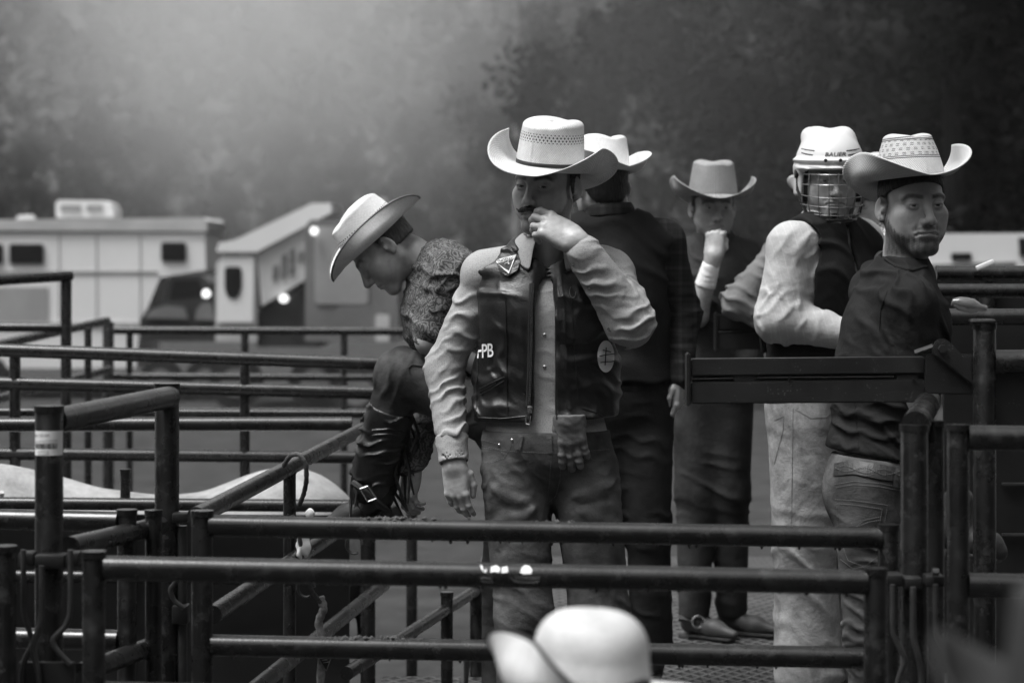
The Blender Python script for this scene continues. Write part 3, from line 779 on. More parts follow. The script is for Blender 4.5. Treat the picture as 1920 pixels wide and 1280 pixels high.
def make_hat(parent, c, M, o, mats, sc=1.0):
    """mats: straw material name, band material or None"""
    M = M.to_3x3(); c = Vector(c); base = Vector((0, 0, 0)); q = parent
    while q is not None: base += q.location; q = q.parent
    hat = bpy.data.objects.new('hat', None); COL.objects.link(hat); hat.parent = parent; hat.location = c - base
    hat.empty_display_size = .05
    Tm = lambda V: [tuple(M @ (Vector(v) * sc)) for v in V]
    V, F_, U, W, edge = arc_brim(o)
    br = mesh_obj('brim', Tm(V), F_, MATS[mats[0]], hat, True, None, {'u': U, 'v': W})
    m = br.modifiers.new('thick', 'SOLIDIFY'); m.thickness = .0035; m.offset = 0
    if o.get('edge'):
        MB().tube(Tm(edge + edge[:1]), .0032, 6, False).build('brim_binding', MATS[o['edge']], hat, origin=(0, 0, 0))
    n, k = 96, 40; V = [crown_pt(o, 2 * math.pi * i / n, j / k) for i in range(n) for j in range(k + 1)]
    F_ = [(i * (k + 1) + j, ((i + 1) % n) * (k + 1) + j, ((i + 1) % n) * (k + 1) + j + 1, i * (k + 1) + j + 1) for i in range(n) for j in range(k)]
    cr = mesh_obj('crown', Tm(V), F_, MATS[mats[0]], hat, True, None, {'u': [i / n for i in range(n) for j in range(k + 1)], 'v': [v[2] / o['h'] for v in V]})
    m = cr.modifiers.new('thick', 'SOLIDIFY'); m.thickness = .003; m.offset = -1
    if mats[1]:
        V = []; nb = 96
        for i in range(nb):
            th = 2 * math.pi * i / nb
            for t in (0.015, o.get('bt', .075)):
                x, y, z = crown_pt(o, th, t); l = math.hypot(x, y); V.append((x * (1 + .0028 / l), y * (1 + .0028 / l), z))
        F_ = [(2 * i, 2 * ((i + 1) % nb), 2 * ((i + 1) % nb) + 1, 2 * i + 1) for i in range(nb)]
        bd = mesh_obj('hat_band', Tm(V), F_, MATS[mats[1]], hat); m = bd.modifiers.new('thick', 'SOLIDIFY'); m.thickness = .002; m.offset = 0
    return hat
# ------------------------------------------------------------------ skin, straw and cloth
def skin_mat(name, col):
    t = NT(name); a = t.attr('col'); n = t.noise(180, 4, .6); n2 = t.noise(35, 4, .6)
    b = t.math('MULTIPLY', a, t.map(n2, .3, .7, col * .86, col * 1.14)); t.base(b)
    t.bump(t.math('ADD', n, n2), .45, .0016); t.p.inputs['Subsurface Weight'].default_value = .05; t.p.inputs['Subsurface Radius'].default_value = (.006,) * 3
    return t.fin(t.map(n2, .3, .7, .34, .5), .5)
skin_mat('skin', .38); skin_mat('skin_tan', .36); skin_mat('skin_dark', .17)
simple('hair', .018, .55, .6, 90, .8, 160, .004, stretch=(1, 1, .25), spec=.4)
simple('hair_light', .06, .6, .5, 90, .8, 160, .004, stretch=(1, 1, .25))

def straw(name, col, vents=None, pattern=None, weave=1.0, dirt=.25):
    """woven straw: attributes u (round the head) and v (height, negative on the brim) carry the weave and the vent holes"""
    t = NT(name); u, v = t.attr('u'), t.attr('v')
    wu = t.math('SINE', t.math('MULTIPLY', u, 6.2832 * 96)); wv = t.math('SINE', t.math('MULTIPLY', v, 6.2832 * 17))
    wv2 = t.math('SINE', t.math('MULTIPLY', v, 6.2832 * 13))
    wea = t.math('MULTIPLY', wu, wv)
    n = t.noise(16, 6, .65); n2 = t.noise(150, 3, .6)
    b = t.map(n, .25, .75, col * (1 - dirt), col * (1 + dirt * .35))
    b = t.math('MULTIPLY', b, t.map(wea, -1, 1, 1 - .26 * weave, 1.10)); b = t.math('MULTIPLY', b, t.map(n2, .3, .7, .92, 1.06))
    if vents:
        v0, v1, nu, nv = vents
        cu = t.math('FRACT', t.math('ADD', t.math('MULTIPLY', u, nu), t.math('MULTIPLY', t.math('FLOOR', t.math('MULTIPLY', v, nv)), .5)))
        cv = t.math('FRACT', t.math('MULTIPLY', v, nv))
        du = t.math('ABSOLUTE', t.math('SUBTRACT', cu, .5)); dv = t.math('ABSOLUTE', t.math('SUBTRACT', cv, .5))
        hole = t.math('LESS_THAN', t.math('ADD', t.math('MULTIPLY', du, 1.6), dv), .46)
        ins = t.math('MULTIPLY', t.math('GREATER_THAN', v, v0), t.math('LESS_THAN', v, v1))
        b = t.math('MULTIPLY', b, t.math('SUBTRACT', 1, t.math('MULTIPLY', t.math('MULTIPLY', hole, ins), .90)))
    if pattern == 'dashes':            # woven dark dashes between two dark lines
        for q in (.40, .82):
            ln = t.math('LESS_THAN', t.math('ABSOLUTE', t.math('SUBTRACT', v, q)), .012); ln2 = t.math('LESS_THAN', t.math('ABSOLUTE', t.math('SUBTRACT', v, q + .04)), .010)
            b = t.math('MULTIPLY', b, t.math('SUBTRACT', 1, t.math('MULTIPLY', t.math('MAXIMUM', ln, ln2), .8)))
        row = t.math('MULTIPLY', t.math('SUBTRACT', v, .44), 9.5); fl = t.math('FLOOR', row)
        cv = t.math('ABSOLUTE', t.math('SUBTRACT', t.math('FRACT', row), .5)); cu = t.math('ABSOLUTE', t.math('SUBTRACT', t.math('FRACT', t.math('ADD', t.math('MULTIPLY', u, 24), t.math('MULTIPLY', fl, .5))), .5))
        ring = t.math('MULTIPLY', t.math('LESS_THAN', cu, .24), t.math('LESS_THAN', t.math('ABSOLUTE', t.math('SUBTRACT', cv, .17)), .09))
        ins = t.math('MULTIPLY', t.math('GREATER_THAN', v, .45), t.math('LESS_THAN', v, .80))
        b = t.math('MULTIPLY', b, t.math('SUBTRACT', 1, t.math('MULTIPLY', t.math('MULTIPLY', ring, ins), .72)))
    if pattern == 'rows':              # coarse grey weave in upright rows
        b = t.math('MULTIPLY', b, t.map(t.math('SINE', t.math('MULTIPLY', u, 6.2832 * 64)), -1, 1, .74, 1.1))
    t.base(b); t.bump(t.math('ADD', t.math('MULTIPLY', wea, .6), n2), .6 * weave, .0018)
    return t.fin(.7, .25)
straw('straw_main', .74, (.53, .72, 52, 16)); straw('straw_white', .76, None, None, .5, .1); straw('straw_left', .76, (.30, .52, 56, 17), None, .6, .15)
straw('straw_dash', .56, None, 'dashes', .9, .15); simple('felt_dark', .025, .9, .2, 8, .3, 120); straw('straw_grey', .34, None, 'rows', 1.0, .2); straw('straw_fg', .55, (.18, .32, 60, 20), None, .5, .3)
simple('band_black', .015, .6, .3, 20, .2, 100)

def cloth(name, col, var=.2, vscale=14, rough=.85, bump=.35, weave=900, pat=None, pscale=1.0, rot=(0, 0, 0), fade=0, dirt=0):
    t = NT(name); vec = t.obj((1, 1, 1), rot); n = t.noise(vscale, 6, .6); n2 = t.noise(420, 2, .5); n3 = t.noise(45, 5, .6)
    b = t.map(n, .25, .75, col * (1 - var), col * (1 + var)); sx = t.n('ShaderNodeSeparateXYZ'); t.l(vec, sx.inputs[0]); X, Y, Z = sx.outputs
    if pat == 'dots':
        vo = t.n('ShaderNodeTexVoronoi'); vo.inputs['Scale'].default_value = 190; vo.inputs['Randomness'].default_value = .55; t.l(t.obj(), vo.inputs['Vector'])
        b = t.math('MULTIPLY', b, t.map(vo.outputs['Distance'], .18, .42, .80, 1.04))
    if pat == 'stripe':
        q = 6.2832 / .024 * pscale; b = t.math('MULTIPLY', b, t.map(t.math('SINE', t.math('MULTIPLY', X, q)), .86, .99, 1.0, 1.12))
    if pat == 'plaid':
        for ax, q in ((X, .052), (Z, .052), (X, .017), (Z, .017)):
            b = t.math('MULTIPLY', b, t.map(t.math('SINE', t.math('MULTIPLY', ax, 6.2832 / q / pscale)), .55, .9, 1.0, 1.5 if q > .03 else 1.15))
    if pat == 'check':
        q = 6.2832 / .016 * pscale; sgn = t.math('MULTIPLY', t.math('SINE', t.math('MULTIPLY', X, q)), t.math('SINE', t.math('MULTIPLY', Z, q)))
        b = t.math('MULTIPLY', b, t.map(sgn, -.2, .2, .35, 1.1))
    if pat == 'paisley':
        vo = t.n('ShaderNodeTexVoronoi'); vo.feature = 'SMOOTH_F1'; vo.inputs['Scale'].default_value = 42; t.l(t.obj(), vo.inputs['Vector'])
        sw = t.noise(70, 3, .6, None, 2.5); k = t.math('SINE', t.math('ADD', t.math('MULTIPLY', vo.outputs['Distance'], 34), t.math('MULTIPLY', sw, 9)))
        b = t.math('MULTIPLY', b, t.map(k, -.3, .8, .55, 1.75))
    if fade: b = t.math('MULTIPLY', b, t.map(t.noise(7, 4, .55), .38, .68, 1 - fade, 1 + fade))
    if dirt: b = t.math('MULTIPLY', b, t.map(t.noise(5, 7, .72, None, .6), .42, .62, 1.0, 1 - dirt))
    b = t.math('MULTIPLY', b, t.map(n2, .3, .7, .86, 1.14)); t.base(b)
    t.bump(t.math('ADD', t.math('MULTIPLY', n3, 1.0), t.math('MULTIPLY', n2, .25)), bump * 1.3, .005)
    return t.fin(rough, .06)
cloth('shirt_main', .33, .10, 10, pat='dots'); cloth('denim', .075, .3, 9, fade=.55, bump=.5); cloth('denim_mid', .038, .3, 9, fade=.4, bump=.5); cloth('denim_dark', .022, .3, 9, fade=.3, bump=.5)
cloth('denim_pale', .36, .15, 9, fade=.18, dirt=.55, bump=.5); cloth('tee', .020, .25, 12, bump=.4); cloth('paisley', .095, .2, 14, pat='paisley')
cloth('stripe_shirt', .42, .08, 10, pat='stripe', rot=(0, R(14), 0)); cloth('plaid_dark', .018, .2, 12, pat='plaid'); cloth('shirt_dark', .045, .3, 12)
cloth('check_shirt', .5, .1, 12, pat='check'); cloth('shirt_grey', .16, .2, 12); cloth('vest_cloth', .016, .3, 12)
simple('tape', .8, .8, .06, 60, .3, 200); simple('knit', .01, .9, .2, 40, .3, 200)
simple('thread', .12, .8, .3, 60, .3, 200); simple('thread_dark', .02, .8, .3, 60, 0)
def leather(name, col, rough, scuff):
    t = NT(name); n = t.noise(11, 7, .68, None, .4); n2 = t.noise(240, 3, .6); n3 = t.noise(30, 5, .65)
    b = t.map(n, .3, .72, col * .5, col * 1.5); b = t.math('ADD', b, t.map(n3, .60, .78, 0, scuff)); t.base(b)
    t.bump(t.math('ADD', n3, t.math('MULTIPLY', n2, .5)), .5, .003); return t.fin(t.map(n, .3, .7, rough - .1, rough + .15), .5)
leather('leather_vest', .010, .36, .03); leather('boot_leather', .028, .55, .05); leather('glove_leather', .12, .6, .06); leather('belt_leather', .014, .5, .012)
simple('helmet_white', .60, .32, .05, 12, .08, 60, spec=.5); simple('plastic_black', .012, .35, .2, 20, 0); simple('wire', .22, .3, .3, 60, 0, metal=.7, spec=.6)
simple('bull_white', .55, .9, .25, 4, .6, 90, .006); simple('bull_dark', .03, .9, .3, 4, .6, 90, .006)

# ------------------------------------------------------------------ body helpers
class Rig:
    """joints in metres; +x of the chest frame is the subject's right"""
    def __init__(s, D): s.D = D
    def J(s, px, py, dy=0): return P(px, py, s.D + dy)
def chest_frame(j):
    z = (j['neck'] - j['pel']).normalized(); x = (j['shR'] - j['shL']).normalized(); y = z.cross(x).normalized(); x = y.cross(z)
    return Matrix((x, y, z)).transposed()
def torso(S, j, e=0.0, cw=.155, cdp=.112, ww=.142, wdp=.105, hw=.160, hdp=.118, sh=.058, low_=True):
    M = chest_frame(j); che = j['neck'].lerp(j['pel'], .38); mid = j['neck'].lerp(j['pel'], .68)
    S.ell(che, (cw + e, cdp + e, .20 + e), M, .05); S.ell(mid, (ww + e, wdp + e, .17 + e), M, .06)
    if low_: S.ell(j['pel'], (hw + e, hdp + e, .135 + e), M, .06)
    for q in ('shR', 'shL'):
        S.cap(j['neck'] - M.col[2] * .02, j[q], .048 + e, sh + e, .05)
    up = M.col[2]
    for s, q in ((1, 'shR'), (-1, 'shL')):
        S.ell(j['neck'].lerp(j['pel'], .30) + M.col[0] * s * .075 + M.col[1] * .055, (.075 + e, .055 + e, .07 + e), M, .05)
    return M
def arm(S, j, sd_, e=.012, e2=None, r=(.054, .046, .043, .030), end=1.0, k=.035):
    e2 = e if e2 is None else e2; sh, el, wr = j['sh' + sd_], j['el' + sd_], j['wr' + sd_]
    S.cap(sh, el, r[0] + e, r[1] + e, k); w2 = el.lerp(wr, end); S.cap(el, w2, r[2] + e, r[3] + (r[2] - r[3]) * (1 - end) + e2, .025)
def leg(S, j, sd_, e=.012, e2=.02, r=(.088, .062, .060, .042), k=.05, end=1.0):
    h, kn, an = j['hip' + sd_], j['kn' + sd_], j['an' + sd_]
    S.cap(h, kn, r[0] + e, r[1] + e, k); S.cap(kn, kn.lerp(an, end), r[2] + e, r[3] + e2, .03)
def bounds(S, pts, m): q = np.array([list(p) for p in pts]); return q.min(0) - m, q.max(0) + m
def base_of(parent):
    b = np.zeros(3); q = parent
    while q is not None: b = b + np.array(q.location); q = q.parent
    return b
def garment(name, S, pts, m, h, mat, parent):
    lo, hi = bounds(S, pts, m); v, f = mesh_sdf(S, lo, hi, h)
    if name == 'vest': v, f = biggest(v, f)
    o = mesh_obj(name, v, f, MATS[mat], parent, True, base_of(parent)); return o
def bvh_of(o, base):
    me = o.data; n = len(me.vertices); v = np.empty(n * 3, F32); me.vertices.foreach_get('co', v); v = v.reshape(-1, 3) + np.array(base, F32)
    return BVHTree.FromPolygons([tuple(x) for x in v.tolist()], [tuple(p.vertices) for p in me.polygons])
EYE = Vector((0, 0, HC))
def hit(bvhs, px, py):
    d = (P(px, py, 1) - EYE).normalized(); best = None
    for b in (bvhs if isinstance(bvhs, (list, tuple)) else [bvhs]):
        h_ = b.ray_cast(EYE, d)
        if h_[0] is not None and (best is None or h_[3] < best[2]): best = (h_[0], h_[1], h_[3])
    return best
def seam(name, bv, pts, r, mat, parent, lift=.001, step=6, dash=None):
    """sewn line lying on the cloth"""
    path = []
    for a, b in zip(pts[:-1], pts[1:]):
        n = max(1, int(math.hypot(b[0] - a[0], b[1] - a[1]) / step))
        for k in range(n + (b is pts[-1])): path.append((a[0] + (b[0] - a[0]) * k / n, a[1] + (b[1] - a[1]) * k / n))
    mb = MB(); run = []; cnt = 0
    for q in path:
        h_ = hit(bv, *q)
        if h_ is None: continue
        run.append(h_[0] + h_[1] * lift)
    if len(run) < 2: return None
    if dash:
        for i in range(0, len(run) - 1, 2): mb.tube(run[i:i + 2], r, 5)
    else: mb.tube(run, r, 6)
    return mb.build(name, MATS[mat], parent)
def patch(name, bv, poly, mat, parent, lift=.002, n=10, thick=.0015):
    """flat print or sewn-on piece: a polygon in picture space laid on the cloth"""
    b = bmesh.new(); vs = [b.verts.new((x, y, 0)) for x, y in poly]; b.faces.new(vs)
    bmesh.ops.triangulate(b, faces=b.faces)
    for _ in range(2): bmesh.ops.subdivide_edges(b, edges=b.edges[:], cuts=1, use_grid_fill=True)
    return lay(name, b, bv, mat, parent, lift)
def lay(name, b, bv, mat, parent, lift):
    dead = []
    for v in b.verts:
        h_ = hit(bv, v.co.x, v.co.y)
        if h_ is None: dead.append(v)
        else: v.co = h_[0] + (EYE - h_[0]).normalized() * lift
    bmesh.ops.delete(b, geom=dead, context='VERTS')
    base = Vector(base_of(parent))
    for v in b.verts: v.co -= base
    me = bpy.data.meshes.new(name); b.to_mesh(me); b.free(); me.materials.append(MATS[mat])
    o = bpy.data.objects.new(name, me); COL.objects.link(o); o.parent = parent; return o
def lettering(name, text, bv, cx, cy, hpx, mat, parent, rot=0, lift=.003, wide=1.0, shear=0, width=None):
    cu = bpy.data.curves.new(name, 'FONT'); cu.body = text; cu.size = 1; cu.align_x = 'CENTER'; cu.align_y = 'CENTER'; cu.shear = shear; cu.resolution_u = 3
    cu.offset = width or 0
    t = bpy.data.objects.new(name, cu); COL.objects.link(t); dg = bpy.context.evaluated_depsgraph_get()
    me = bpy.data.meshes.new_from_object(t.evaluated_get(dg)); bpy.data.objects.remove(t)
    b = bmesh.new(); b.from_mesh(me); c, s = math.cos(R(rot)), math.sin(R(rot)); k = hpx / .72
    for v in b.verts:
        x, y = v.co.x * k * wide, -v.co.y * k; v.co = (cx + x * c - y * s, cy + x * s + y * c, 0)
    return lay(name, b, bv, mat, parent, lift)
def button(bv, px, py, r, mat, parent, name='button'):
    h_ = hit(bv, px, py)
    if h_ is None: return
    MB().tube([h_[0], h_[0] + h_[1] * .0015, h_[0] + h_[1] * .003], [r, r, r * .6], 10).build(name, MATS[mat], parent)
def collar(name, parent, c, M, mat, rad=.064, hgt=.034, fall=.042, point=.03, gap=26, tilt=0, flare=.022):
    """turned-down collar: stand, fold, and leaf with points at the throat. M columns right, forward, up"""
    n = 40; V = []
    for i in range(n + 1):
        a = R(gap + (360 - 2 * gap) * i / n); s, co = math.sin(a), math.cos(a)
        fr = max(0, co); p = fr ** 2.5
        rr = rad * (1 + .10 * fr); top = hgt * (1 - .45 * fr) - tilt * co
        for r_, z in ((rr, -.012), (rr * 1.01, top * .6), (rr * 1.05, top), (rr * 1.12, top + .001), (rr + flare * .7, top - fall * .45), (rr + flare + .006 * p, top - fall - point * p)):
            V.append(Vector(c) + M @ Vector((s * r_, co * r_ * 1.02, z)))
    m = 6; F_ = [(i * m + j, (i + 1) * m + j, (i + 1) * m + j + 1, i * m + j + 1) for i in range(n) for j in range(m - 1)]
    o = mesh_obj(name, [v[:] for v in V], F_, MATS[mat], parent, True, base_of(parent))
    md = o.modifiers.new('thick', 'SOLIDIFY'); md.thickness = .0028; md.offset = 0
    sb = o.modifiers.new('soft', 'SUBSURF'); sb.levels = sb.render_levels = 1
    return o
def body_mesh(parent, parts, mat, coarse=None):
    """one mesh: fine head and hands plus the plain trunk and limbs inside the clothes"""
    V = []; Fq = []; C = []; n = 0
    for v, f, c in parts:
        V.append(v); Fq.append(f + n); C.append(np.ones(len(v)) if c is None else c); n += len(v)
    return mesh_obj('body', np.concatenate(V), np.concatenate(Fq), MATS[mat], parent, True, base_of(parent), {'col': np.concatenate(C)})
def inner_body(j, hips=True):
    S = SD(); torso(S, j, -.012)
    for s in 'RL':
        if 'el' + s in j: S.cap(j['sh' + s], j['el' + s], .045, .038, .03); S.cap(j['el' + s], j['wr' + s].lerp(j['el' + s], .12), .036, .025, .02)
        if hips and 'kn' + s in j: S.cap(j['hip' + s], j['kn' + s], .075, .052, .04); S.cap(j['kn' + s], j['an' + s], .05, .035, .02)
    lo, hi = bounds(S, j.values(), .2); v, f = mesh_sdf(S, lo, hi, .022, 1); return v, f, None
def hand_part(S, pts, m=.06, h=.0026):
    lo, hi = bounds(S, pts, m); v, f = mesh_sdf(S, lo, hi, h, 2); return v, f, 1 + .10 * low(v, .02, 4)
def hair_cap(parent, o, M, c, mat='hair', back=-.06, scale=1.0, temple=.006, amp=.0016):
    S = SD(); wd = o.get('wd', 1); S.ell((0, -.014, .034), (.0735 * wd + .006, .097 + .007, .083 + .006))
    S.u(f_ell((0, -.05, -.03), (.058, .052, .05)), .03)
    S.ix(lambda p: np.maximum(np.maximum(back - p[:, 2] , (p[:, 1] - temple) - np.maximum(0, (p[:, 2] - .028)) * 2.6), -(p[:, 2] - back)), .004)
    S.dis(lambda p: amp * low(p * A((1, 1, .4)), .008, 5))
    for s in (-1, 1): S.sub(f_ell((s * (.0735 * wd + .008), -.008, -.008), (.016, .022, .032)), .004)
    v, f = mesh_sdf(S, A((-.1, -.14, -.12)), A((.1, .11, .14)), .0036)
    Mn = npm(M); v = v @ Mn.T * F32(scale) + A(c)
    return mesh_obj('hair', v, f, MATS[mat], parent, True, base_of(parent))
def boot(parent, an, toe_dir, up=(0, 0, 1), mat='boot_leather', L=.26, shaft=.2, h=.006):
    M = frame(toe_dir, up); S = SD(); T = lambda q: an + M @ Vector(q)
    S.cap(T((0, 0, 0)), T((0, 0, shaft)), .043, .058 if shaft > .08 else .040, .02); S.cap(T((0, -.02, -.045)), T((0, .10, -.058)), .038, .033, .03)
    S.cap(T((0, .10, -.060)), T((0, L - .075, -.070)), .034, .018, .03)
    S.sub(f_half(T((0, 0, -.085)), M.col[2]), .004)
    o = garment('boot', S, [T((0, -.05, -.09)), T((0, L, -.09)), T((0, 0, shaft + .05)), T((.07, 0, 0)), T((-.07, 0, 0))], .03, h, mat, parent)
    MB().box((-.034, -.055, -.118), (.034, .0, -.084), M.to_4x4(), an, .006).build('heel', MATS[mat], o, origin=base_of(parent))
    MB().box((-.036, .0, -.094), (.036, L - .07, -.083), M.to_4x4(), an, .004).build('sole', MATS['belt_leather'], o, origin=base_of(parent))
    return o

# ------------------------------------------------------------------ heads and hats: where each one is and how it is turned
def pit(d, y=0): return (-math.cos(R(d)), y, -math.sin(R(d)))
def pup(d, y=0): return (-math.sin(R(d)), y, math.cos(R(d)))
HD = {
 'moustache': dict(D=6.77, at=(1024, 345, 0), f=(-.46, -.87, -.10), up=(.06, 0, 1), sc=1.06, gaze=(-.28, .04), o=dict(beard=.6, mous=0, brow=.85, burn=.9, open=.8, chin=.004, bag=.7),
    hf=(-.54, -.83, -.10), hup=(.19, 0, 1), ho=(0, -.012, .055), hat=dict(a=.088, b=.104, h=.128, w=.108, phiR=92, phiL=132, tR=68, pwR=4.0, tL=110, pwL=1.3, wL=.16, dipF=6, dipB=62, rise=0, riseL=-54, cp=.8, sat=.6, taper=.10, dent=.012, slope=-.004, pinch=.10, dent2=.006), mats=('straw_main', 'band_black')),
 'bending': dict(D=7.43, at=(716, 466, -.02), f=pit(50, -.12), up=pup(50), sc=1.02, gaze=(0, -.5), hair='hair_light', back=-.035, o=dict(beard=.15, brow=.6, open=.35, hairc=.35, wd=.98),
    hf=pit(42, -.10), hup=pup(42, -.10), ho=(0, -.006, .038), hat=dict(a=.088, b=.104, h=.120, w=.080, phiR=100, phiL=112, dipF=10, dipB=0, pw=1.1, rise=-14, cp=.9, sat=.6, taper=.16, dent=.018, slope=-.006, pinch=.2, edge='letter_grey'), mats=('straw_left', None)),
 'back': dict(D=8.1, at=(1128, 348, .02), f=(-.35, .93, -.05), up=(0, 0, 1), sc=1.02, gaze=(0, 0), back=-.085, o=dict(),
    hf=(-.38, .92, -.06), hup=(.04, 0, 1), ho=(0, -.008, .045), hat=dict(a=.086, b=.104, h=.125, w=.106, phiR=100, phiL=100, dipF=10, dipB=0, pw=1.2, rise=-10, cp=1.2, taper=.14, dent=.020, pinch=.2), mats=('straw_white', None)),
 'taped': dict(D=9.25, at=(1337, 388, 0), f=(.10, -.98, -.06), up=(0, 0, 1), sc=1.0, gaze=(-.1, 0), o=dict(brow=.7, beard=.1, open=.7),
    hf=(.06, -.985, -.06), hup=(.01, 0, 1), ho=(0, -.01, .052), hat=dict(a=.090, b=.108, h=.128, w=.118, phiR=135, phiL=135, tR=95, tL=92, dipF=5, dipB=40, pw=1.3, rise=-48, cp=.8, sat=.7, taper=.16, dent=.010, pinch=.12), mats=('straw_grey', None)),
 'tee': dict(D=6.48, at=(1712, 384, 0), f=(.23, -.97, -.03), up=(-.03, 0, 1), sc=1.07, gaze=(.10, -.12), o=dict(beard=.85, mous=.75, brow=.9, open=.62, wd=.98, jaw=.98, bag=.6, chin=.003),
    hf=(.28, -.955, .02), hup=(-.04, 0, 1), ho=(0, -.016, .076), hat=dict(a=.088, b=.108, h=.118, w=.110, phiR=145, phiL=112, tR=100, pwR=1.2, tL=78, pwL=2.0, wR=.06, dipF=3, dipB=40, rise=-52, riseL=-16, cp=.8, sat=.65, taper=.30, dent=.016, pinch=.10, dent2=.004), mats=('straw_dash', None)),
}
def headset(p, key, neck, h=.0026):
    d = HD[key]; hc = P(d['at'][0], d['at'][1], d['D'] + d['at'][2]); Mh = frame(d['f'], d['up'])
    hv = make_head(d['o'], Mh, hc, [(hc + Mh @ Vector((0, -.03, -.05)), .057)] + neck, h=h, scale=d['sc'], gaze=d['gaze'])
    hair_cap(p, d['o'], Mh, hc, d.get('hair', 'hair'), d.get('back', -.055), d['sc'])
    MH = frame(d['hf'], d['hup']); make_hat(p, hc + MH @ Vector(d['ho']), MH, d['hat'], d['mats'])
    return hv, Mh, hc
# ------------------------------------------------------------------ the moustached rider in front
rg = Rig(6.77); J = rg.J
p1 = empty('person', (J(1030, 800).x, 6.77, 0), 'moustached rider in straw hat and open dark leather vest, hand at his mouth', 'person')
j = dict(neck=J(1030, 474, .03), pel=J(1024, 838, .02), shR=J(910, 514, .04), shL=J(1142, 512, .02), elR=J(833, 690, .07), wrR=J(852, 872, -.03),
         elL=J(1180, 602, -.13), wrL=J(1080, 452, -.190), hipR=J(968, 880, .02), hipL=J(1094, 880, .02), knR=J(985, 1150, .0), knL=J(1124, 1150, .0), anR=J(990, 1400, .03), anL=J(1132, 1400, .03))
HS = HD['moustache']['sc']
hv_, Mh, hc = headset(p1, 'moustache', [(J(1030, 455, .02), .058), (J(1032, 520, .03), .062)])
S = SD(); yl = (-.84, .22, .46)
T1 = hand_sdf(S, j['wrL'], yl, (.25, -.92, .30), 1, [(24, 32, 18), (32, 40, 24), (42, 46, 28), (50, 50, 30)], thumb=((.034, .030, -.022), (.034, .062, -.034), (.024, .094, -.040)), k=1.08)
S.cap(j['elL'].lerp(j['wrL'], .55), j['wrL'], .036, .027, .02)
hl1 = hand_part(S, [j['wrL'], j['elL'].lerp(j['wrL'], .6), T1((0, .18, 0)), T1((.05, .1, -.05)), T1((-.05, .1, -.08))], .05)
S = SD(); T2 = hand_sdf(S, j['wrR'], (.10, -.05, -1), (-.35, -.93, 0), -1, [(16, 22, 14), (20, 26, 16), (24, 30, 18), (28, 32, 20)], spread=(.05, .01, -.02, -.06), thumb=((.040, .030, -.014), (.046, .064, -.022), (.040, .096, -.026)))
S.cap(j['elR'].lerp(j['wrR'], .6), j['wrR'], .036, .027, .02)
hr1 = hand_part(S, [j['wrR'], j['elR'].lerp(j['wrR'], .7), T2((0, .19, 0)), T2((.06, .1, 0)), T2((-.05, .1, -.08))], .05)
body_mesh(p1, [hv_, hl1, hr1, inner_body(j)], 'skin')
# moustache with a waxed tip
S = SD(); Th = lambda q: hc + Mh @ (Vector(q) * HS)
for s in (-1, 1):
    S.cap(Th((s * .003, .103, -.0565)), Th((s * .020, .098, -.0615)), .0068, .0065, .006); S.cap(Th((s * .020, .098, -.0615)), Th((s * .036, .084, -.0655)), .0065, .0035, .005)
    S.cap(Th((s * .036, .084, -.0655)), Th((s * .049, .079, -.0600)), .0035, .0010, .004)
S.dis(lambda p: .0012 * low(p, .006, 3)); garment('moustache', S, [Th((.06, .11, -.05)), Th((-.06, .07, -.08))], .03, .0022, 'hair', p1)
# shirt
S = SD(); Mc = torso(S, j, .012, ww=.150, hw=.168); arm(S, j, 'R', .006, .010, (.050, .046, .047, .032), .93, k=.014); arm(S, j, 'L', .006, .010, (.056, .062, .060, .036), .86, k=.02)
S.dis(folds((j['wrR'] - j['elR']).normalized() + Vector((.3, 0, 0)), .036, .011, 11, [j['elR'].lerp(j['wrR'], .25), j['elR'].lerp(j['wrR'], .75), j['elR']], .11))
S.dis(folds((j['elR'] - j['shR']) + Vector((.15, 0, 0)), .055, .009, 12, [j['shR'].lerp(j['elR'], .6)], .16))
S.dis(folds((j['wrL'] - j['elL']) + Vector((.1, 0, .05)), .042, .013, 13, [j['elL'].lerp(j['wrL'], .3), j['elL'], j['elL'].lerp(j['wrL'], .6)], .11))
S.dis(folds((j['elL'] - j['shL']) + Vector((-.1, 0, .1)), .044, .010, 14, [j['shL'].lerp(j['elL'], .5), j['shL']], .12))
S.dis(folds((.5, 0, 1), .06, .005, 15, [J(1030, 780)], .2))
S.ix(f_half(J(1030, 818), (0, 0, -1)), .01)
# open throat
S.sub(f_cap(J(1031, 470, -.04), J(1036, 535, -.16), .052, .012), .02)
sh1 = garment('shirt', S, j.values(), .12, .0048, 'shirt_main', p1); bvS = bvh_of(sh1, base_of(p1))
for sd_, el, wr, e0, e1, rr in (('R', j['elR'], j['wrR'], .70, .97, .0425), ('L', j['elL'], j['wrL'], .60, .88, .0465)):
    S = SD(); a, b = el.lerp(wr, e0), el.lerp(wr, e1); S.cap(a, b, rr + .004, rr - .002, .01)
    ax = (b - a).normalized(); S.ix(f_half(b, ax), .004); S.ix(f_half(a, -ax), .004); S.dis(folds(ax, .05, .003, 21))
    q = S; S2 = SD().u(lambda p, q=q: q(p), 0); S2.sub(f_cap(a - ax * .05, b + ax * .05, rr - .006, rr - .008), .003)
    garment('cuff', S2, [a, b], .07, .0045, 'shirt_main', p1)
collar('collar', p1, J(1031, 462, .02), frame(Mc.col[1], Mc.col[2]), 'shirt_main', .070, .036, .050, .062, 22, flare=.046)
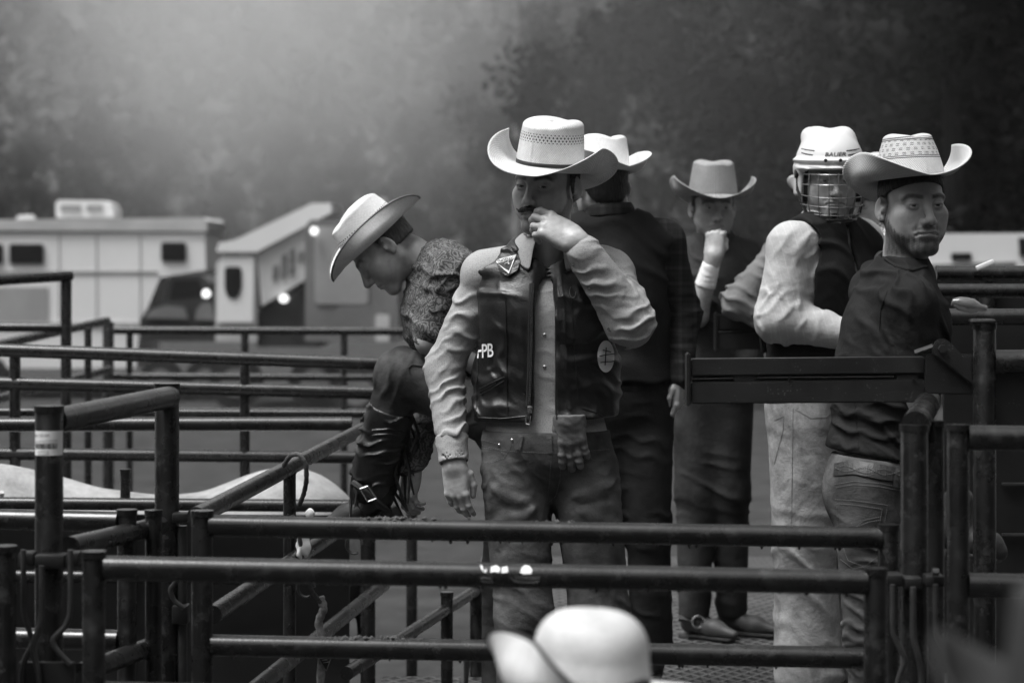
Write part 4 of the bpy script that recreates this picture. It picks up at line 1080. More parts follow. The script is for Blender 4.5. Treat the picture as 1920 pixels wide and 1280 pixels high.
# jeans
S = SD(); S.ell(j['pel'], (.176, .128, .13), Mc, .05); S.ell(j['pel'] + Vector((0, 0, .05)), (.168, .122, .10), Mc, .05)
leg(S, j, 'R', .012, .030, (.088, .072, .070, .058), k=.022); leg(S, j, 'L', .012, .030, (.088, .072, .070, .058), k=.022); S.dis(crease(J(1034, 968, -.10), J(1046, 1230, -.10), .016, -.022)); S.dis(crease(J(1034, 968, .0), J(1046, 1230, .0), .02, -.03))
cr = J(1032, 945, -.10)
for q, s_ in (((890, 905), 31), ((905, 985), 32), ((1170, 900), 33), ((1175, 990), 34), ((940, 1010), 35), ((1120, 1020), 36)):
    S.dis(crease(cr + Vector((0, 0, .01 * (s_ - 33))), J(q[0], q[1], -.05), .013, .0065)); S.dis(crease(cr + Vector((0, 0, .01 * (s_ - 33) - .028)), J(q[0], q[1] + 26, -.05), .012, -.005))
S.dis(folds((0.25, 0, 1), .05, .006, 41, [j['knR'], j['knL']], .2)); S.dis(folds((.8, 0, .5), .05, .004, 42, [j['pel']], .25)); S.dis(folds((-.3, 0, 1), .035, .004, 43, [J(940, 900), J(1120, 900)], .12))
S.ix(f_half(J(1030, 806), (0, 0, 1)), .006)
jn1 = garment('jeans', S, [j[k] for k in j if k[:2] in ('pe', 'hi', 'kn', 'an')], .16, .006, 'denim', p1); bvJ = bvh_of(jn1, base_of(p1))
for pts in ([(893, 838), (960, 846), (1036, 850), (1142, 842)], [(1034, 852), (1030, 905), (1026, 945)], [(1052, 852), (1050, 900), (1042, 930), (1028, 942)], [(893, 866), (920, 868), (945, 858), (957, 840), (960, 822)], [(1098, 850), (1112, 862), (1142, 862)], [(897, 880), (896, 940), (908, 1010)], [(902, 824), (935, 832)], [(902, 834), (935, 842)], [(936, 832), (938, 846), (946, 852)]):
    seam('seam', bvJ, pts, .0009, 'thread', jn1, .0004, dash=1, step=2)
for q in ((936, 834), (960, 825)): button(bvJ, q[0], q[1], .0045, 'chrome', jn1, 'rivet')
patch('belt_loop', bvJ, [(972, 808), (983, 810), (976, 844), (966, 841)], 'denim', jn1, .004); patch('belt_loop', bvJ, [(1024, 812), (1034, 812), (1036, 850), (1026, 850)], 'denim', jn1, .004)
for s in 'RL': boot(p1, j['an' + s], (-.15 if s == 'R' else .2, -1, 0), h=.009)
# black wide elastic under the vest
S = SD(); torso(S, j, .022, ww=.166, hw=.184); S.ix(f_half(J(1030, 702), (0, 0, 1)), .004); S.ix(f_half(J(1030, 752), (0, 0, -1)), .004)
garment('waist_wrap', S, [j['pel'], j['neck'], j['shR'], j['shL']], .1, .008, 'knit', p1)
# leather vest, open down the front
S = SD(); torso(S, j, .038, ww=.170, hw=.180, cw=.160, sh=.040)
S.dis(folds((.2, 0, 1), .09, .008, 51)); S.dis(folds((.5, 0, 1), .05, .007, 52, [J(930, 740), J(1110, 730)], .11)); S.dis(folds((1, 0, .3), .06, .004, 53))
IN = SD(); torso(IN, j, .020, ww=.170, hw=.180, cw=.160, sh=.040); S.sub(lambda p: IN(p), .004)
S.ix(f_half(J(1030, 784), (.04, 0, -1)), .006)
for s in 'RL':
    o_ = (j['sh' + s] - j['neck']); o_.z = 0; o_.normalize()
    S.sub(f_cap(j['sh' + s] + o_ * .012 + Vector((0, 0, .10)), j['sh' + s] + o_ * .003 - Vector((0, 0, .17)), .084, .060), .01)
S.sub(f_ell(J(1031, 432, .0), (.100, .14, .10)), .01)
# front gap: from the throat down to the hem
gp = [J(1030, 440, -.10), J(1022, 545, -.125), J(1022, 650, -.125), J(1020, 800, -.12)]
S.sub(f_cap(gp[0], gp[1], .060, .030), .008); S.sub(f_cap(gp[1], gp[3], .027, .033), .006)
vs1 = garment('vest', S, [j[k] for k in ('neck', 'pel', 'shR', 'shL')], .16, .0048, 'leather_vest', p1); bvV = bvh_of(vs1, base_of(p1))
# zip: tape, teeth, slider
zp = [(1001, 532), (999, 580), (998, 640), (997, 700), (994, 762)]
seam('zip_tape', bvV, [(x - 5, y) for x, y in zp], .0055, 'knit', vs1, -.001)
zt = []
for i in range(74):
    t = i / 73 * (len(zp) - 1); k = min(int(t), len(zp) - 2); x = zp[k][0] + (zp[k + 1][0] - zp[k][0]) * (t - k); y = zp[k][1] + (zp[k + 1][1] - zp[k][1]) * (t - k)
    h_ = hit(bvV, x - 4, y)
    if h_: zt.append(h_[0] + Vector((.003, -.005, 0)))
mb = MB()
for q in zt: mb.box((-.0032, -.0015, -.0011), (.0032, .0015, .0011), c=q)
tag(mb.build('zip_teeth', MATS['chrome'], vs1), kind='stuff')
q = P(993, 768, zt[-1].y - .004); sl = MB().box((-.007, -.003, -.010), (.007, .003, .010), c=q, bev=.002).build('zip_slider', MATS['chrome'], vs1)
mb = MB(); q2 = P(990, 786, zt[-1].y - .005)
for a_, b_ in (((-.006, 0, .012), (-.006, 0, -.012)), ((-.006, 0, -.012), (.004, 0, -.014)), ((.004, 0, -.014), (.006, 0, .010))): mb.tube([q2 + Vector(a_), q2 + Vector(b_)], .002, 6)
mb.build('zip_pull', MATS['chrome'], vs1)
patch('zip_flap', bvV, [(1044, 512), (1052, 508), (1060, 600), (1064, 700), (1072, 768), (1062, 766), (1052, 690), (1048, 600)], 'leather_vest', vs1, .006)
for pts in ([(948, 560), (950, 650), (952, 780)], [(894, 610), (896, 700), (892, 780)], [(1072, 560), (1076, 650), (1084, 760)], [(896, 782), (940, 784), (988, 780)], [(900, 728), (925, 716), (948, 706)], [(902, 740), (925, 726), (946, 714)], [(900, 735), (930, 718)], [(1090, 765), (1120, 775), (1150, 790)]):
    seam('seam', bvV, pts, .0016, 'leather_vest', vs1, .002)
# shoulder flap with the triangular badge
patch('shoulder_flap', bvV, [(932, 462), (962, 450), (976, 488), (970, 506), (952, 518), (936, 508), (928, 486)], 'leather_vest', vs1, .012)
tri = patch('badge', bvV, [(926, 488), (968, 477), (954, 513)], 'paint_white', vs1, .017)
patch('badge_field', bvV, [(933, 494), (963, 486), (954, 507)], 'ink', vs1, .0184); patch('badge_strip', bvV, [(930, 489.5), (965, 480.5), (964, 485), (932, 493.5)], 'paper', vs1, .0188)
lettering('badge_text', 'PHOENIX', bvV, 947.5, 487, 5.0, 'ink', vs1, -14, .0198, 1.0, width=.02)
for k in range(3): seam('badge_flame', bvV, [(940 + k * 4, 496 + k * 3), (948 + k * 2, 493 + k * 4), (956, 491 + k * 4)], .0011, 'paper', vs1, .0192)
[lettering('letter', ch_, bvV, x_, y_, 26, 'paint_white', vs1, -6, .004, .62, .15, width=.012) for ch_, x_, y_ in (('F', 897, 660), ('P', 907, 659), ('B', 918, 658))]
# sponsor oval low on the left flank
el = [(1136 + 16 * math.cos(a) , 668 + 30 * math.sin(a)) for a in [k * math.pi / 12 for k in range(24)]]
patch('oval_badge', bvV, el, 'paint_white', vs1, .004)
for pts in ([(1122, 668), (1150, 664)], [(1124, 678), (1148, 676)], [(1128, 656), (1142, 660)], [(1134, 650), (1132, 684)]): seam('badge_stroke', bvV, pts, .0014, 'ink', vs1, .006)
el = [(1074 + 6 * math.cos(a), 548 + 11 * math.sin(a)) for a in [k * math.pi / 10 for k in range(14)]]; seam('stitched_ring', bvV, el, .0014, 'thread', vs1, .004)
# snaps
for q in ((1074, 495), (1105, 540), (1142, 617), (1019, 504), (1021, 628), (1021, 688)): button(bvS, q[0], q[1], .0052, 'chrome', p1)
# ------------------------------------------------------------------ rider bending over his boot, left
rg = Rig(7.43); J = rg.J
p2 = empty('person', (J(930, 800).x, 7.43, 0), 'bending rider in patterned shirt and white straw hat, one boot up on a rail', 'person')
j = dict(neck=J(806, 486, 0), pel=J(958, 790, .05), shR=J(822, 548, .17), shL=J(846, 515, -.15), elR=J(806, 748, .10), wrR=J(772, 880, -.04), elL=J(803, 640, -.17), wrL=J(905, 690, -.12),
         hipL=J(985, 810, -.08), knL=J(752, 700, -.12), anL=J(694, 912, -.05), hipR=J(975, 830, .12), knR=J(945, 1080, .1), anR=J(940, 1285, .12))
hv_, Mh, hc = headset(p2, 'bending', [(J(768, 478, 0), .056), (J(815, 505, 0), .064)], .003)
S = SD(); T1 = hand_sdf(S, j['wrR'], (-.12, -.15, -1), (-.75, -.6, .1), 1, [(25, 35, 25), (30, 40, 25), (34, 44, 25), (36, 44, 25)])
S.cap(j['elR'].lerp(j['wrR'], .7), j['wrR'], .032, .026, .02)
hr = hand_part(S, [j['wrR'], T1((0, .18, 0)), T1((.06, .1, -.1)), T1((-.06, .1, 0))], .05, .0032)
S = SD(); S.cap(j['shL'].lerp(j['elL'], .5), j['elL'], .042, .036, .02); S.cap(j['elL'], j['wrL'], .038, .028, .02); T1 = hand_sdf(S, j['wrL'], j['wrL'] - j['elL'], (0, -1, .3), 1, [(40, 50, 30)] * 4)
hl = hand_part(S, [j['elL'], j['wrL'], j['shL'].lerp(j['elL'], .4), T1((0, .15, 0))], .07, .0045)
body_mesh(p2, [hv_, hr, hl, inner_body(j)], 'skin_tan')
S = SD(); Mc = torso(S, j, .014, cdp=.125); arm(S, j, 'R', .008, .016, end=.97); S.cap(j['shL'], j['shL'].lerp(j['elL'], .86), .064, .056, .04)
S.ell(j['neck'].lerp(j['pel'], .22) + Mc.col[1] * -.05, (.13, .09, .14), Mc, .06); S.ell(J(800, 596, -.02), (.075, .12, .12), None, .06)
S.dis(folds((.4, 0, 1), .055, .008, 61)); S.dis(folds(j['wrR'] - j['elR'], .04, .008, 62, [j['elR'], j['elR'].lerp(j['wrR'], .5)], .13)); S.dis(folds((1, 0, -.5), .05, .007, 63, [j['shL']], .16))
S.ix(f_half(j['pel'], -Mc.col[2]), .02)
sh2 = garment('shirt', S, [j[k] for k in ('neck', 'pel', 'shR', 'shL', 'elR', 'wrR', 'elL')], .16, .0062, 'paisley', p2); bv = bvh_of(sh2, base_of(p2))
collar('collar', p2, J(800, 494, 0), frame(Mc.col[1] * .9 + Mc.col[2] * -.35, Mc.col[2] + Mc.col[1] * .3), 'paisley', .066, .032, .05, .05, 20)
patch('pocket_flap', bv, [(800, 552), (848, 560), (842, 580), (810, 585), (800, 574)], 'paisley', sh2, .006)
S = SD(); S.ell(j['pel'], (.17, .125, .14), Mc, .05); leg(S, j, 'L', .004, .012, (.090, .074, .066, .05)); leg(S, j, 'R', .008, .02)
S.dis(folds(j['knL'] - j['hipL'], .05, .008, 64, [j['knL'], j['knL'].lerp(j['hipL'], .5)], .15)); S.dis(folds((0, 0, 1), .05, .006, 65, [j['knR']], .2))
jn = garment('jeans', S, [j[k] for k in j if k[:2] in ('pe', 'hi', 'kn', 'an')], .15, .0065, 'denim', p2)
seam('seam', bvh_of(jn, base_of(p2)), [(768, 700), (765, 690), (772, 684), (830, 694)], .0018, 'thread_dark', jn, .002)
# chaps leg with fringe, ties and spur strap
S = SD(); a, b = j['knL'].lerp(j['anL'], .30), j['knL'].lerp(j['anL'], .93); S.cap(a, b, .074, .070, .03); ax = (b - a).normalized(); S.ix(f_half(b, ax), .006); S.ix(f_half(a, -ax), .006)
S.dis(folds(ax + Vector((.4, 0, 0)), .035, .010, 66))
cp = garment('chap', S, [a, b], .12, .0055, 'leather_vest', p2)
rr = random.Random(3); 
for k in range(26):
    t = k / 25; q = a.lerp(b, t) + Vector((.055 + .02 * rr.random(), -.02 + .05 * rr.random(), 0)) if k % 2 else a.lerp(b, t) + Vector((-.062, -.03 * rr.random(), 0)); L = .10 + .12 * rr.random()
    MB().tube([q, q + Vector((rr.uniform(-.02, .03), rr.uniform(-.02, .02), -L * .5)), q + Vector((rr.uniform(-.03, .05), rr.uniform(-.03, .02), -L))], [.004, .006, .003], 5).build('fringe_strip', MATS['leather_vest'], cp)
for y_ in (806, 815): seam('tie', bvh_of(jn, base_of(p2)), [(700, y_), (730, y_ - 3), (770, y_ + 8)], .005, 'leather_vest', p2, .004)
bt_ = boot(p2, j['anL'], (-.90, -.12, -.36), (.1, 0, .98), h=.0055, shaft=.01, L=.32)
S = SD(); c_ = j['anL'] + Vector((-.03, 0, -.02)); bvB = bvh_of(bt_, base_of(p2))
MB().tube([P(662, 905, 7.31), P(676, 915, 7.29), P(690, 927, 7.29), P(712, 946, 7.31), P(730, 960, 7.35)], .011, 8).build('spur_strap', MATS['belt_leather'], bt_, origin=base_of(p2))
mb = MB(); sq = [(675, 916), (690, 911), (706, 934), (690, 940)]
for k in range(4): mb.tube([P(*sq[k], 7.275), P(*sq[(k + 1) % 4], 7.275)], .003, 6)
mb.build('buckle', MATS['chrome'], bt_, origin=base_of(p2))
boot(p2, j['anR'], (-.8, -.5, 0), h=.01)

# ------------------------------------------------------------------ rider seen from behind in white hat
rg = Rig(8.1); J = rg.J
p3 = empty('person', (J(1150, 800).x, 8.1, 0), 'rider seen from behind in white hat, dark vest and plaid sleeves', 'person')
j = dict(neck=J(1146, 412, 0), pel=J(1166, 735, 0), shR=J(1244, 452, 0), shL=J(1056, 450, .05), elR=J(1282, 590, .04), wrR=J(1272, 712, -.02), elL=J(1030, 590, .05), wrL=J(1050, 690, .15),
         hipR=J(1208, 780, 0), hipL=J(1126, 780, 0), knR=J(1216, 1000, -.02), knL=J(1120, 1000, 0), anR=J(1222, 1215, .02), anL=J(1110, 1215, .02))
hv_, Mh, hc = headset(p3, 'back', [(J(1140, 385, .01), .058), (J(1146, 430, 0), .062)], .004)
S = SD(); T1 = hand_sdf(S, j['wrR'], (-.05, -.05, -1), (.9, -.3, 0), 1, [(25, 35, 25), (30, 40, 25), (34, 44, 25), (36, 44, 25)]); S.cap(j['elR'].lerp(j['wrR'], .75), j['wrR'], .032, .026, .02)
hr = hand_part(S, [j['wrR'], T1((0, .18, 0)), T1((.06, .1, -.1)), T1((-.06, .1, 0))], .05, .004)
body_mesh(p3, [hv_, hr, inner_body(j)], 'skin_tan')
S = SD(); Mc = torso(S, j, .010, hw=.15); arm(S, j, 'R', .014, .016, end=.97); arm(S, j, 'L', .014, .016, end=.97)
S.dis(folds(j['wrR'] - j['elR'], .05, .008, 71, [j['elR'], j['wrR']], .12)); S.ix(f_half(j['pel'], (0, 0, -1)), .02)
garment('shirt', S, [j[k] for k in ('neck', 'pel', 'shR', 'shL', 'elR', 'elL', 'wrR', 'wrL')], .13, .008, 'plaid_dark', p3)
collar('collar', p3, J(1144, 402, 0), frame(Mc.col[1], Mc.col[2]), 'plaid_dark', .066, .036, .040, .02, 24)
S = SD(); torso(S, j, .030, hw=.150, sh=.05); S.ix(f_half(J(1166, 715), (.0, 0, -1)), .01)
for s in 'RL':
    o_ = (j['sh' + s] - j['neck']); o_.z = 0; o_.normalize(); S.sub(f_cap(j['sh' + s] + o_ * .03 + Vector((0, 0, .10)), j['sh' + s] + o_ * .02 - Vector((0, 0, .17)), .07, .055), .012)
S.sub(f_ell(J(1144, 388), (.085, .09, .07)), .01); S.dis(folds((.3, 0, 1), .11, .007, 72)); S.dis(crease(J(1148, 420, -.15), J(1160, 700, -.15), .006, -.003))
garment('vest', S, [j[k] for k in ('neck', 'pel', 'shR', 'shL')], .16, .008, 'vest_cloth', p3)
S = SD(); S.ell(j['pel'], (.165, .125, .13), Mc, .05); leg(S, j, 'R', .012, .03); leg(S, j, 'L', .012, .03); S.ix(f_half(j['anR'] - Vector((0, 0, .035)), (0, 0, -1)), .008); S.dis(folds((.2, 0, 1), .06, .008, 73, [j['knR'], j['anR'], j['hipR']], .18)); S.ix(f_half(J(1166, 690), (0, 0, 1)), .006)
garment('jeans', S, [j[k] for k in j if k[:2] in ('pe', 'hi', 'kn', 'an')], .15, .008, 'denim_dark', p3)
for s in 'RL': boot(p3, j['an' + s], (.1, .95, 0), h=.01)

# ------------------------------------------------------------------ rider with taped wrist and fist at his mouth
rg = Rig(9.25); J = rg.J
p4 = empty('person', (J(1335, 800).x, 9.25, 0), 'rider in grey woven hat with white taped wrist, fist held to his mouth', 'person')
j = dict(neck=J(1338, 456, .02), pel=J(1335, 692, .02), shR=J(1266, 486, .02), shL=J(1410, 488, .02), elR=J(1306, 592, -.14), wrR=J(1338, 480, -.20), elL=J(1428, 600, .0), wrL=J(1400, 690, -.1),
         hipR=J(1308, 720, 0), hipL=J(1364, 720, 0), knR=J(1304, 920, 0), knL=J(1368, 920, 0), anR=J(1302, 1146, .0), anL=J(1372, 1140, .08))
hv_, Mh, hc = headset(p4, 'taped', [(J(1338, 440, .02), .057), (J(1338, 480, .02), .062)], .0036)
S = SD(); T1 = hand_sdf(S, j['wrR'], (.10, .12, 1), (-.25, -.9, .1), 1, [(75, 85, 50)] * 4, thumb=((.040, .040, -.020), (.036, .070, -.034), (.016, .086, -.046)))
S.cap(j['elR'], j['wrR'], .043, .028, .02); S.cap(j['shR'].lerp(j['elR'], .6), j['elR'], .045, .043, .02)
hr = hand_part(S, [j['elR'], j['wrR'], j['shR'].lerp(j['elR'], .6), T1((0, .12, 0)), T1((.06, .1, -.1)), T1((-.06, .1, 0))], .05, .0036)
body_mesh(p4, [hv_, hr, inner_body(j)], 'skin_tan')
S = SD(); a, b = j['elR'].lerp(j['wrR'], .50), j['elR'].lerp(j['wrR'], .88); S.cap(a, b, .040, .033, .01); ax = (b - a).normalized(); S.ix(f_half(a, -ax), .003); S.ix(f_half(b, ax), .003); S.dis(folds(ax, .02, .0015, 75))
garment('wrist_tape', S, [a, b], .05, .005, 'tape', p4)
S = SD(); Mc = torso(S, j, .014); S.cap(j['shR'], j['shR'].lerp(j['elR'], .85), .064, .062, .03); arm(S, j, 'L', .014, .014)
S.dis(folds((.5, 0, 1), .07, .010, 76)); S.ix(f_half(j['pel'], (0, 0, -1)), .02)
garment('shirt', S, [j[k] for k in ('neck', 'pel', 'shR', 'shL', 'elR', 'elL', 'wrL')], .13, .009, 'shirt_dark', p4)
collar('collar', p4, J(1338, 448, .02), frame(Mc.col[1], Mc.col[2]), 'shirt_dark', .066, .03, .045, .05, 28)
S = SD(); S.ell(j['pel'], (.165, .125, .13), Mc, .05); leg(S, j, 'R', .016, .018); leg(S, j, 'L', .016, .018); S.ix(f_half(j['anR'] - Vector((0, 0, .035)), (0, 0, -1)), .008); S.dis(folds((.2, 0, 1), .07, .010, 77, [j['knR'], j['anR'], j['knL'], j['anL']], .16)); S.ix(f_half(J(1335, 660), (0, 0, 1)), .006)
garment('jeans', S, [j[k] for k in j if k[:2] in ('pe', 'hi', 'kn', 'an')], .15, .009, 'denim_mid', p4)
b1 = boot(p4, j['anR'], (.75, -.66, 0), h=.007); boot(p4, j['anL'], (.85, -.5, 0), h=.007)
c_ = j['anR'] + Vector((.01, -.05, -.03)); MB().tube([c_ + Vector((math.cos(a) * .022, -.012, math.sin(a) * .022)) for a in [k * .45 for k in range(15)]], .005, 6).build('spur_ring', MATS['chrome'], b1, origin=base_of(p4))
MB().tube([c_ + Vector((-.07, .02, .01)), c_ + Vector((0, 0, 0)), c_ + Vector((.05, .03, .0))], .013, 8).build('spur_strap', MATS['boot_leather'], b1, origin=base_of(p4))

# ------------------------------------------------------------------ rider in white helmet and wire cage
rg = Rig(7.68); J = rg.J
p5 = empty('person', (J(1520, 800).x, 7.68, 0), 'rider in white caged helmet, striped shirt, dark vest and pale muddy jeans', 'person')
j = dict(neck=J(1548, 428, .0), pel=J(1518, 755, .0), shR=J(1484, 462, -.14), shL=J(1612, 455, .13), elR=J(1464, 596, -.16), wrR=J(1606, 632, -.20), elL=J(1660, 590, .1), wrL=J(1690, 660, -.05),
         hipR=J(1506, 800, -.06), hipL=J(1545, 800, .10), knR=J(1508, 1010, -.06), knL=J(1580, 1010, .1), anR=J(1516, 1262, -.03), anL=J(1606, 1275, .12))
Mh = frame((.05, -.99, -.06)); hc = J(1557, 338, -.01); o5 = dict(brow=.7, beard=.45, mous=.6, open=.8)
hv_ = make_head(o5, Mh, hc, [(hc + Mh @ Vector((0, -.03, -.05)), .055), (J(1552, 405, .0), .058), (J(1548, 460, 0), .064)], h=.003, scale=1.0, gaze=(.02, 0))
S = SD(); T1 = hand_sdf(S, j['wrR'], (1, -.1, -.1), (0, -.8, .6), 1, [(50, 60, 40)] * 4); S.cap(j['elR'].lerp(j['wrR'], .75), j['wrR'], .032, .026, .02)
hr = hand_part(S, [j['wrR'], T1((0, .15, 0)), T1((.06, .1, -.1)), T1((-.06, .1, 0))], .05, .005)
body_mesh(p5, [hv_, hr, inner_body(j)], 'skin'); hair_cap(p5, o5, Mh, hc, 'hair', -.06)
S = SD(); Mc = torso(S, j, .012); arm(S, j, 'R', .022, .012, (.050, .058, .050, .034), .97); arm(S, j, 'L', .02, .012)
S.dis(folds((j['wrR'] - j['elR']) + Vector((0, 0, .15)), .05, .010, 81, [j['elR'], j['elR'].lerp(j['wrR'], .6)], .14)); S.dis(folds((.9, 0, -.35), .06, .006, 82, [j['shR'].lerp(j['elR'], .5)], .2)); S.dis(folds((-.4, 0, 1), .05, .006, 88, [j['shR'] + Vector((.05, 0, -.05)), j['elR']], .12)); S.ix(f_half(j['pel'], (0, 0, -1)), .02)
garment('shirt', S, [j[k] for k in ('neck', 'pel', 'shR', 'shL', 'elR', 'elL', 'wrR', 'wrL')], .13, .0062, 'stripe_shirt', p5)
collar('collar', p5, J(1549, 418, 0), frame(Mc.col[1], Mc.col[2]), 'stripe_shirt', .066, .034, .036, .04, 24)
S = SD(); torso(S, j, .032, ww=.15, hw=.150, sh=.055); S.ix(f_half(J(1520, 690), (0, 0, -1)), .01); IN = SD(); torso(IN, j, .016, sh=.045); S.sub(lambda p: IN(p), .004)
for s in 'RL':
    o_ = (j['sh' + s] - j['neck']); o_.z = 0; o_.normalize(); S.sub(f_cap(j['sh' + s] + o_ * .030 + Vector((0, 0, .16)), j['sh' + s] + o_ * .03 - Vector((0, 0, .20)), .070, .075), .02)
S.sub(f_ell(J(1550, 395), (.082, .085, .075)), .01); S.sub(f_cap(j['shR'], j['elR'], .090, .092), .01); S.dis(folds((.3, .3, 1), .10, .006, 83)); fc = j['neck'].lerp(j['pel'], .5) + Mc.col[1] * .16; S.sub(f_box(fc, (.012, .08, .4), Mc, .005), .006)
v5 = garment('vest', S, [j[k] for k in ('neck', 'pel', 'shR', 'shL')], .17, .0062, 'vest_cloth', p5)
S = SD(); S.ell(j['pel'], (.160, .125, .13), Mc, .05); leg(S, j, 'R', .022, .050, (.090, .078, .074, .060)); leg(S, j, 'L', .02, .045); S.ix(f_half(j['anR'] - Vector((0, 0, .035)), (0, 0, -1)), .008)
S.dis(folds((.3, 0, 1), .05, .009, 84, [J(1540, 830), J(1500, 800)], .12)); S.dis(folds((.5, 0, 1), .09, .010, 85, [j['knR'], j['anR']], .25)); S.ix(f_half(J(1520, 700), (0, 0, 1)), .006)
jn = garment('jeans', S, [j[k] for k in j if k[:2] in ('pe', 'hi', 'kn', 'an')], .16, .007, 'denim_pale', p5); bv = bvh_of(jn, base_of(p5))
for pts in ([(1487, 765), (1486, 850), (1484, 980)], [(1452, 788), (1470, 780), (1468, 808), (1452, 870)], [(1492, 768), (1520, 784), (1550, 782), (1566, 764)]): seam('seam', bv, pts, .0012, 'shirt_grey', jn, .0004)
for s in 'RL': boot(p5, j['an' + s], (.9, -.4, 0), h=.01)
mb = MB()
for a, b in (((1414, 590), (1440, 640)), ((1425, 595), (1432, 660))): mb.tube([P(*a, 7.55), P((a[0] + b[0]) / 2, (a[1] + b[1]) / 2, 7.53), P(*b, 7.55)], .010, 6)
mb.build('strap', MATS['vest_cloth'], v5, origin=base_of(p5))
# helmet
he = bpy.data.objects.new('helmet', None); COL.objects.link(he); he.parent = p5; he.location = hc - Vector(p5.location)
S = SD(); S.ell((0, -.016, .050), (.108, .134, .114)); S.ix(lambda p: -(p[:, 2] - .030) , .006)
for s in (-1, 1):
    S.u(f_cap((s * .046, -.01, .138), (s * .050, -.09, .138), .030, .030), .03)
    S.u(f_box((s * .098, -.02, .0), (.010, .045, .05), None, .010), .02)
S.u(f_ell((0, -.012, .064), (.1165, .141, .019)), .006)
S.u(f_ell((0, .004, .040), (.112, .131, .020)), .006)
S.sub(f_ell((0, -.014, .02), (.090, .112, .10)), .004); S.sub(f_box((0, .12, -.02), (.085, .10, .055), None, .01), .008)
for s in (-1, 1):
    for k, z in enumerate((.0505, .0400)): S.sub(f_cap((s * (.042 + .006 * k), .126, z), (s * .098, .070, z + .003), .0036, .003), .002)
S.dis(crease((-.062, .075, .072), (-.045, .083, .098), .0035, -.002)); S.dis(crease((-.045, .083, .098), (.045, .083, .098), .0035, -.002)); S.dis(crease((.062, .075, .072), (.045, .083, .098), .0035, -.002))
v_, f_ = mesh_sdf(S, A((-.14, -.17, -.08)), A((.14, .15, .19)), .0035); Mn = npm(Mh)
shell = mesh_obj('shell', v_ @ Mn.T, f_, MATS['helmet_white'], he); bvH = bvh_of(shell, hc)
q = hit(bvH, 1566, 289); lettering('brow_text', 'BAUER', bvH, 1566, 290, 7.6, 'ink', shell, -1.5, .0015, 1.25, .2, width=.015)
for sx_ in (-1, 1):
    for k in (0, 1): seam('vent', bvH, [(1557 + sx_ * (30 + 3 * k), 283 + 8 * k), (1557 + sx_ * 46, 281 + 8 * k), (1557 + sx_ * 62, 277 + 7 * k)], .0024, 'plastic_black', shell, -.0006)
for x_ in (1548, 1576):
    h_ = hit(bvH, x_, 301)
    if h_: MB().tube([h_[0], h_[0] + Vector((0, -.006, 0))], [.006, .005], 12).build('screw', MATS['plastic_black'], he)
def cage_pt(u, z):      # u: angle round the face, local head frame
    bul = 1 - .10 * ((z + .04) / .10) ** 2 - (.22 * max(0, (-z - .07) / .07) ** 1.5)
    return Vector((math.sin(u) * .100 * bul, .012 + math.cos(u) * .125 * bul, z))
TW = lambda q: Vector(hc) + Mh @ Vector(q)
for z in (.020, -.012, -.043, -.072, -.098, -.118): MB().tube([TW(cage_pt(-1.45 + 2.9 * k / 24, z - .010 * math.cos(-1.45 + 2.9 * k / 24) * (z < -.03))) for k in range(25)], .0019, 6).build('cage_wire', MATS['wire'], he)
for u in (-1.35, -1.0, -.62, -.30, -.02, .28, .62, 1.0, 1.35): MB().tube([TW(cage_pt(u, .026 - (.144) * k / 14)) for k in range(15)], .0019, 6).build('cage_wire', MATS['wire'], he)
MB().tube([TW(cage_pt(-1.5 + 3.0 * k / 24, -.122)) for k in range(25)], .0034, 8).build('cage_rim', MATS['plastic_black'], he)
for s in (-1, 1):
    MB().tube([TW((s * .106, .0, .025)), TW((s * .108, .02, -.03)), TW((s * .085, .05, -.10))], .005, 8).build('cage_strap', MATS['plastic_black'], he)
    MB().tube([TW((s * .100, .01, .02)), TW((s * .116, .01, .02))], .014, 12).build('cage_clip', MATS['plastic_black'], he)
    MB().box((-.014, -.02, -.04), (.014, .02, .02), Mh.to_4x4(), TW((s * .084, .0, -.03)), .008).build('ear_pad', MATS['plastic_black'], he)
S = SD(); S.ell((0, .062, -.106), (.036, .030, .018)); v_, f_ = mesh_sdf(S, A((-.06, .0, -.15)), A((.06, .12, -.06)), .005); mesh_obj('chin_cup', v_ @ Mn.T, f_, MATS['plastic_black'], he)

# ------------------------------------------------------------------ man in dark tee, right
rg = Rig(6.48); J = rg.J
p6 = empty('person', (J(1640, 800).x, 6.48, 0), 'man in dark tee and patterned straw hat looking back over his shoulder', 'person')
j = dict(neck=J(1694, 496, .02), pel=J(1640, 872, .02), shR=J(1706, 572, -.14), shL=J(1648, 545, .17), elR=J(1712, 752, -.10), wrR=J(1728, 868, .16), elL=J(1672, 730, .25), wrL=J(1690, 850, .28),
         hipR=J(1634, 910, -.08), hipL=J(1650, 910, .10), knR=J(1640, 1190, -.08), knL=J(1680, 1180, .12), anR=J(1655, 1430, -.04), anL=J(1700, 1430, .14))
hv_, Mh, hc = headset(p6, 'tee', [(J(1700, 462, .02), .055), (J(1692, 530, .02), .066)])
S = SD(); S.cap(j['shR'].lerp(j['elR'], .3), j['elR'], .050, .046, .02); S.cap(j['elR'], j['wrR'], .045, .03, .02); T1 = hand_sdf(S, j['wrR'], j['wrR'] - j['elR'], (.5, -.8, 0), 1, [(50, 60, 40)] * 4)
hr = hand_part(S, [j['elR'], j['wrR'], j['shR'].lerp(j['elR'], .3), T1((0, .15, 0))], .08, .005)
body_mesh(p6, [hv_, hr, inner_body(j)], 'skin_tan')
S = SD(); Mc = torso(S, j, .016, cw=.165, cdp=.125, ww=.150, wdp=.118, hw=.158); S.cap(j['shR'], j['shR'].lerp(j['elR'], .66), .070, .076, .014); S.cap(j['shL'], j['shL'].lerp(j['elL'], .6), .068, .068, .04)
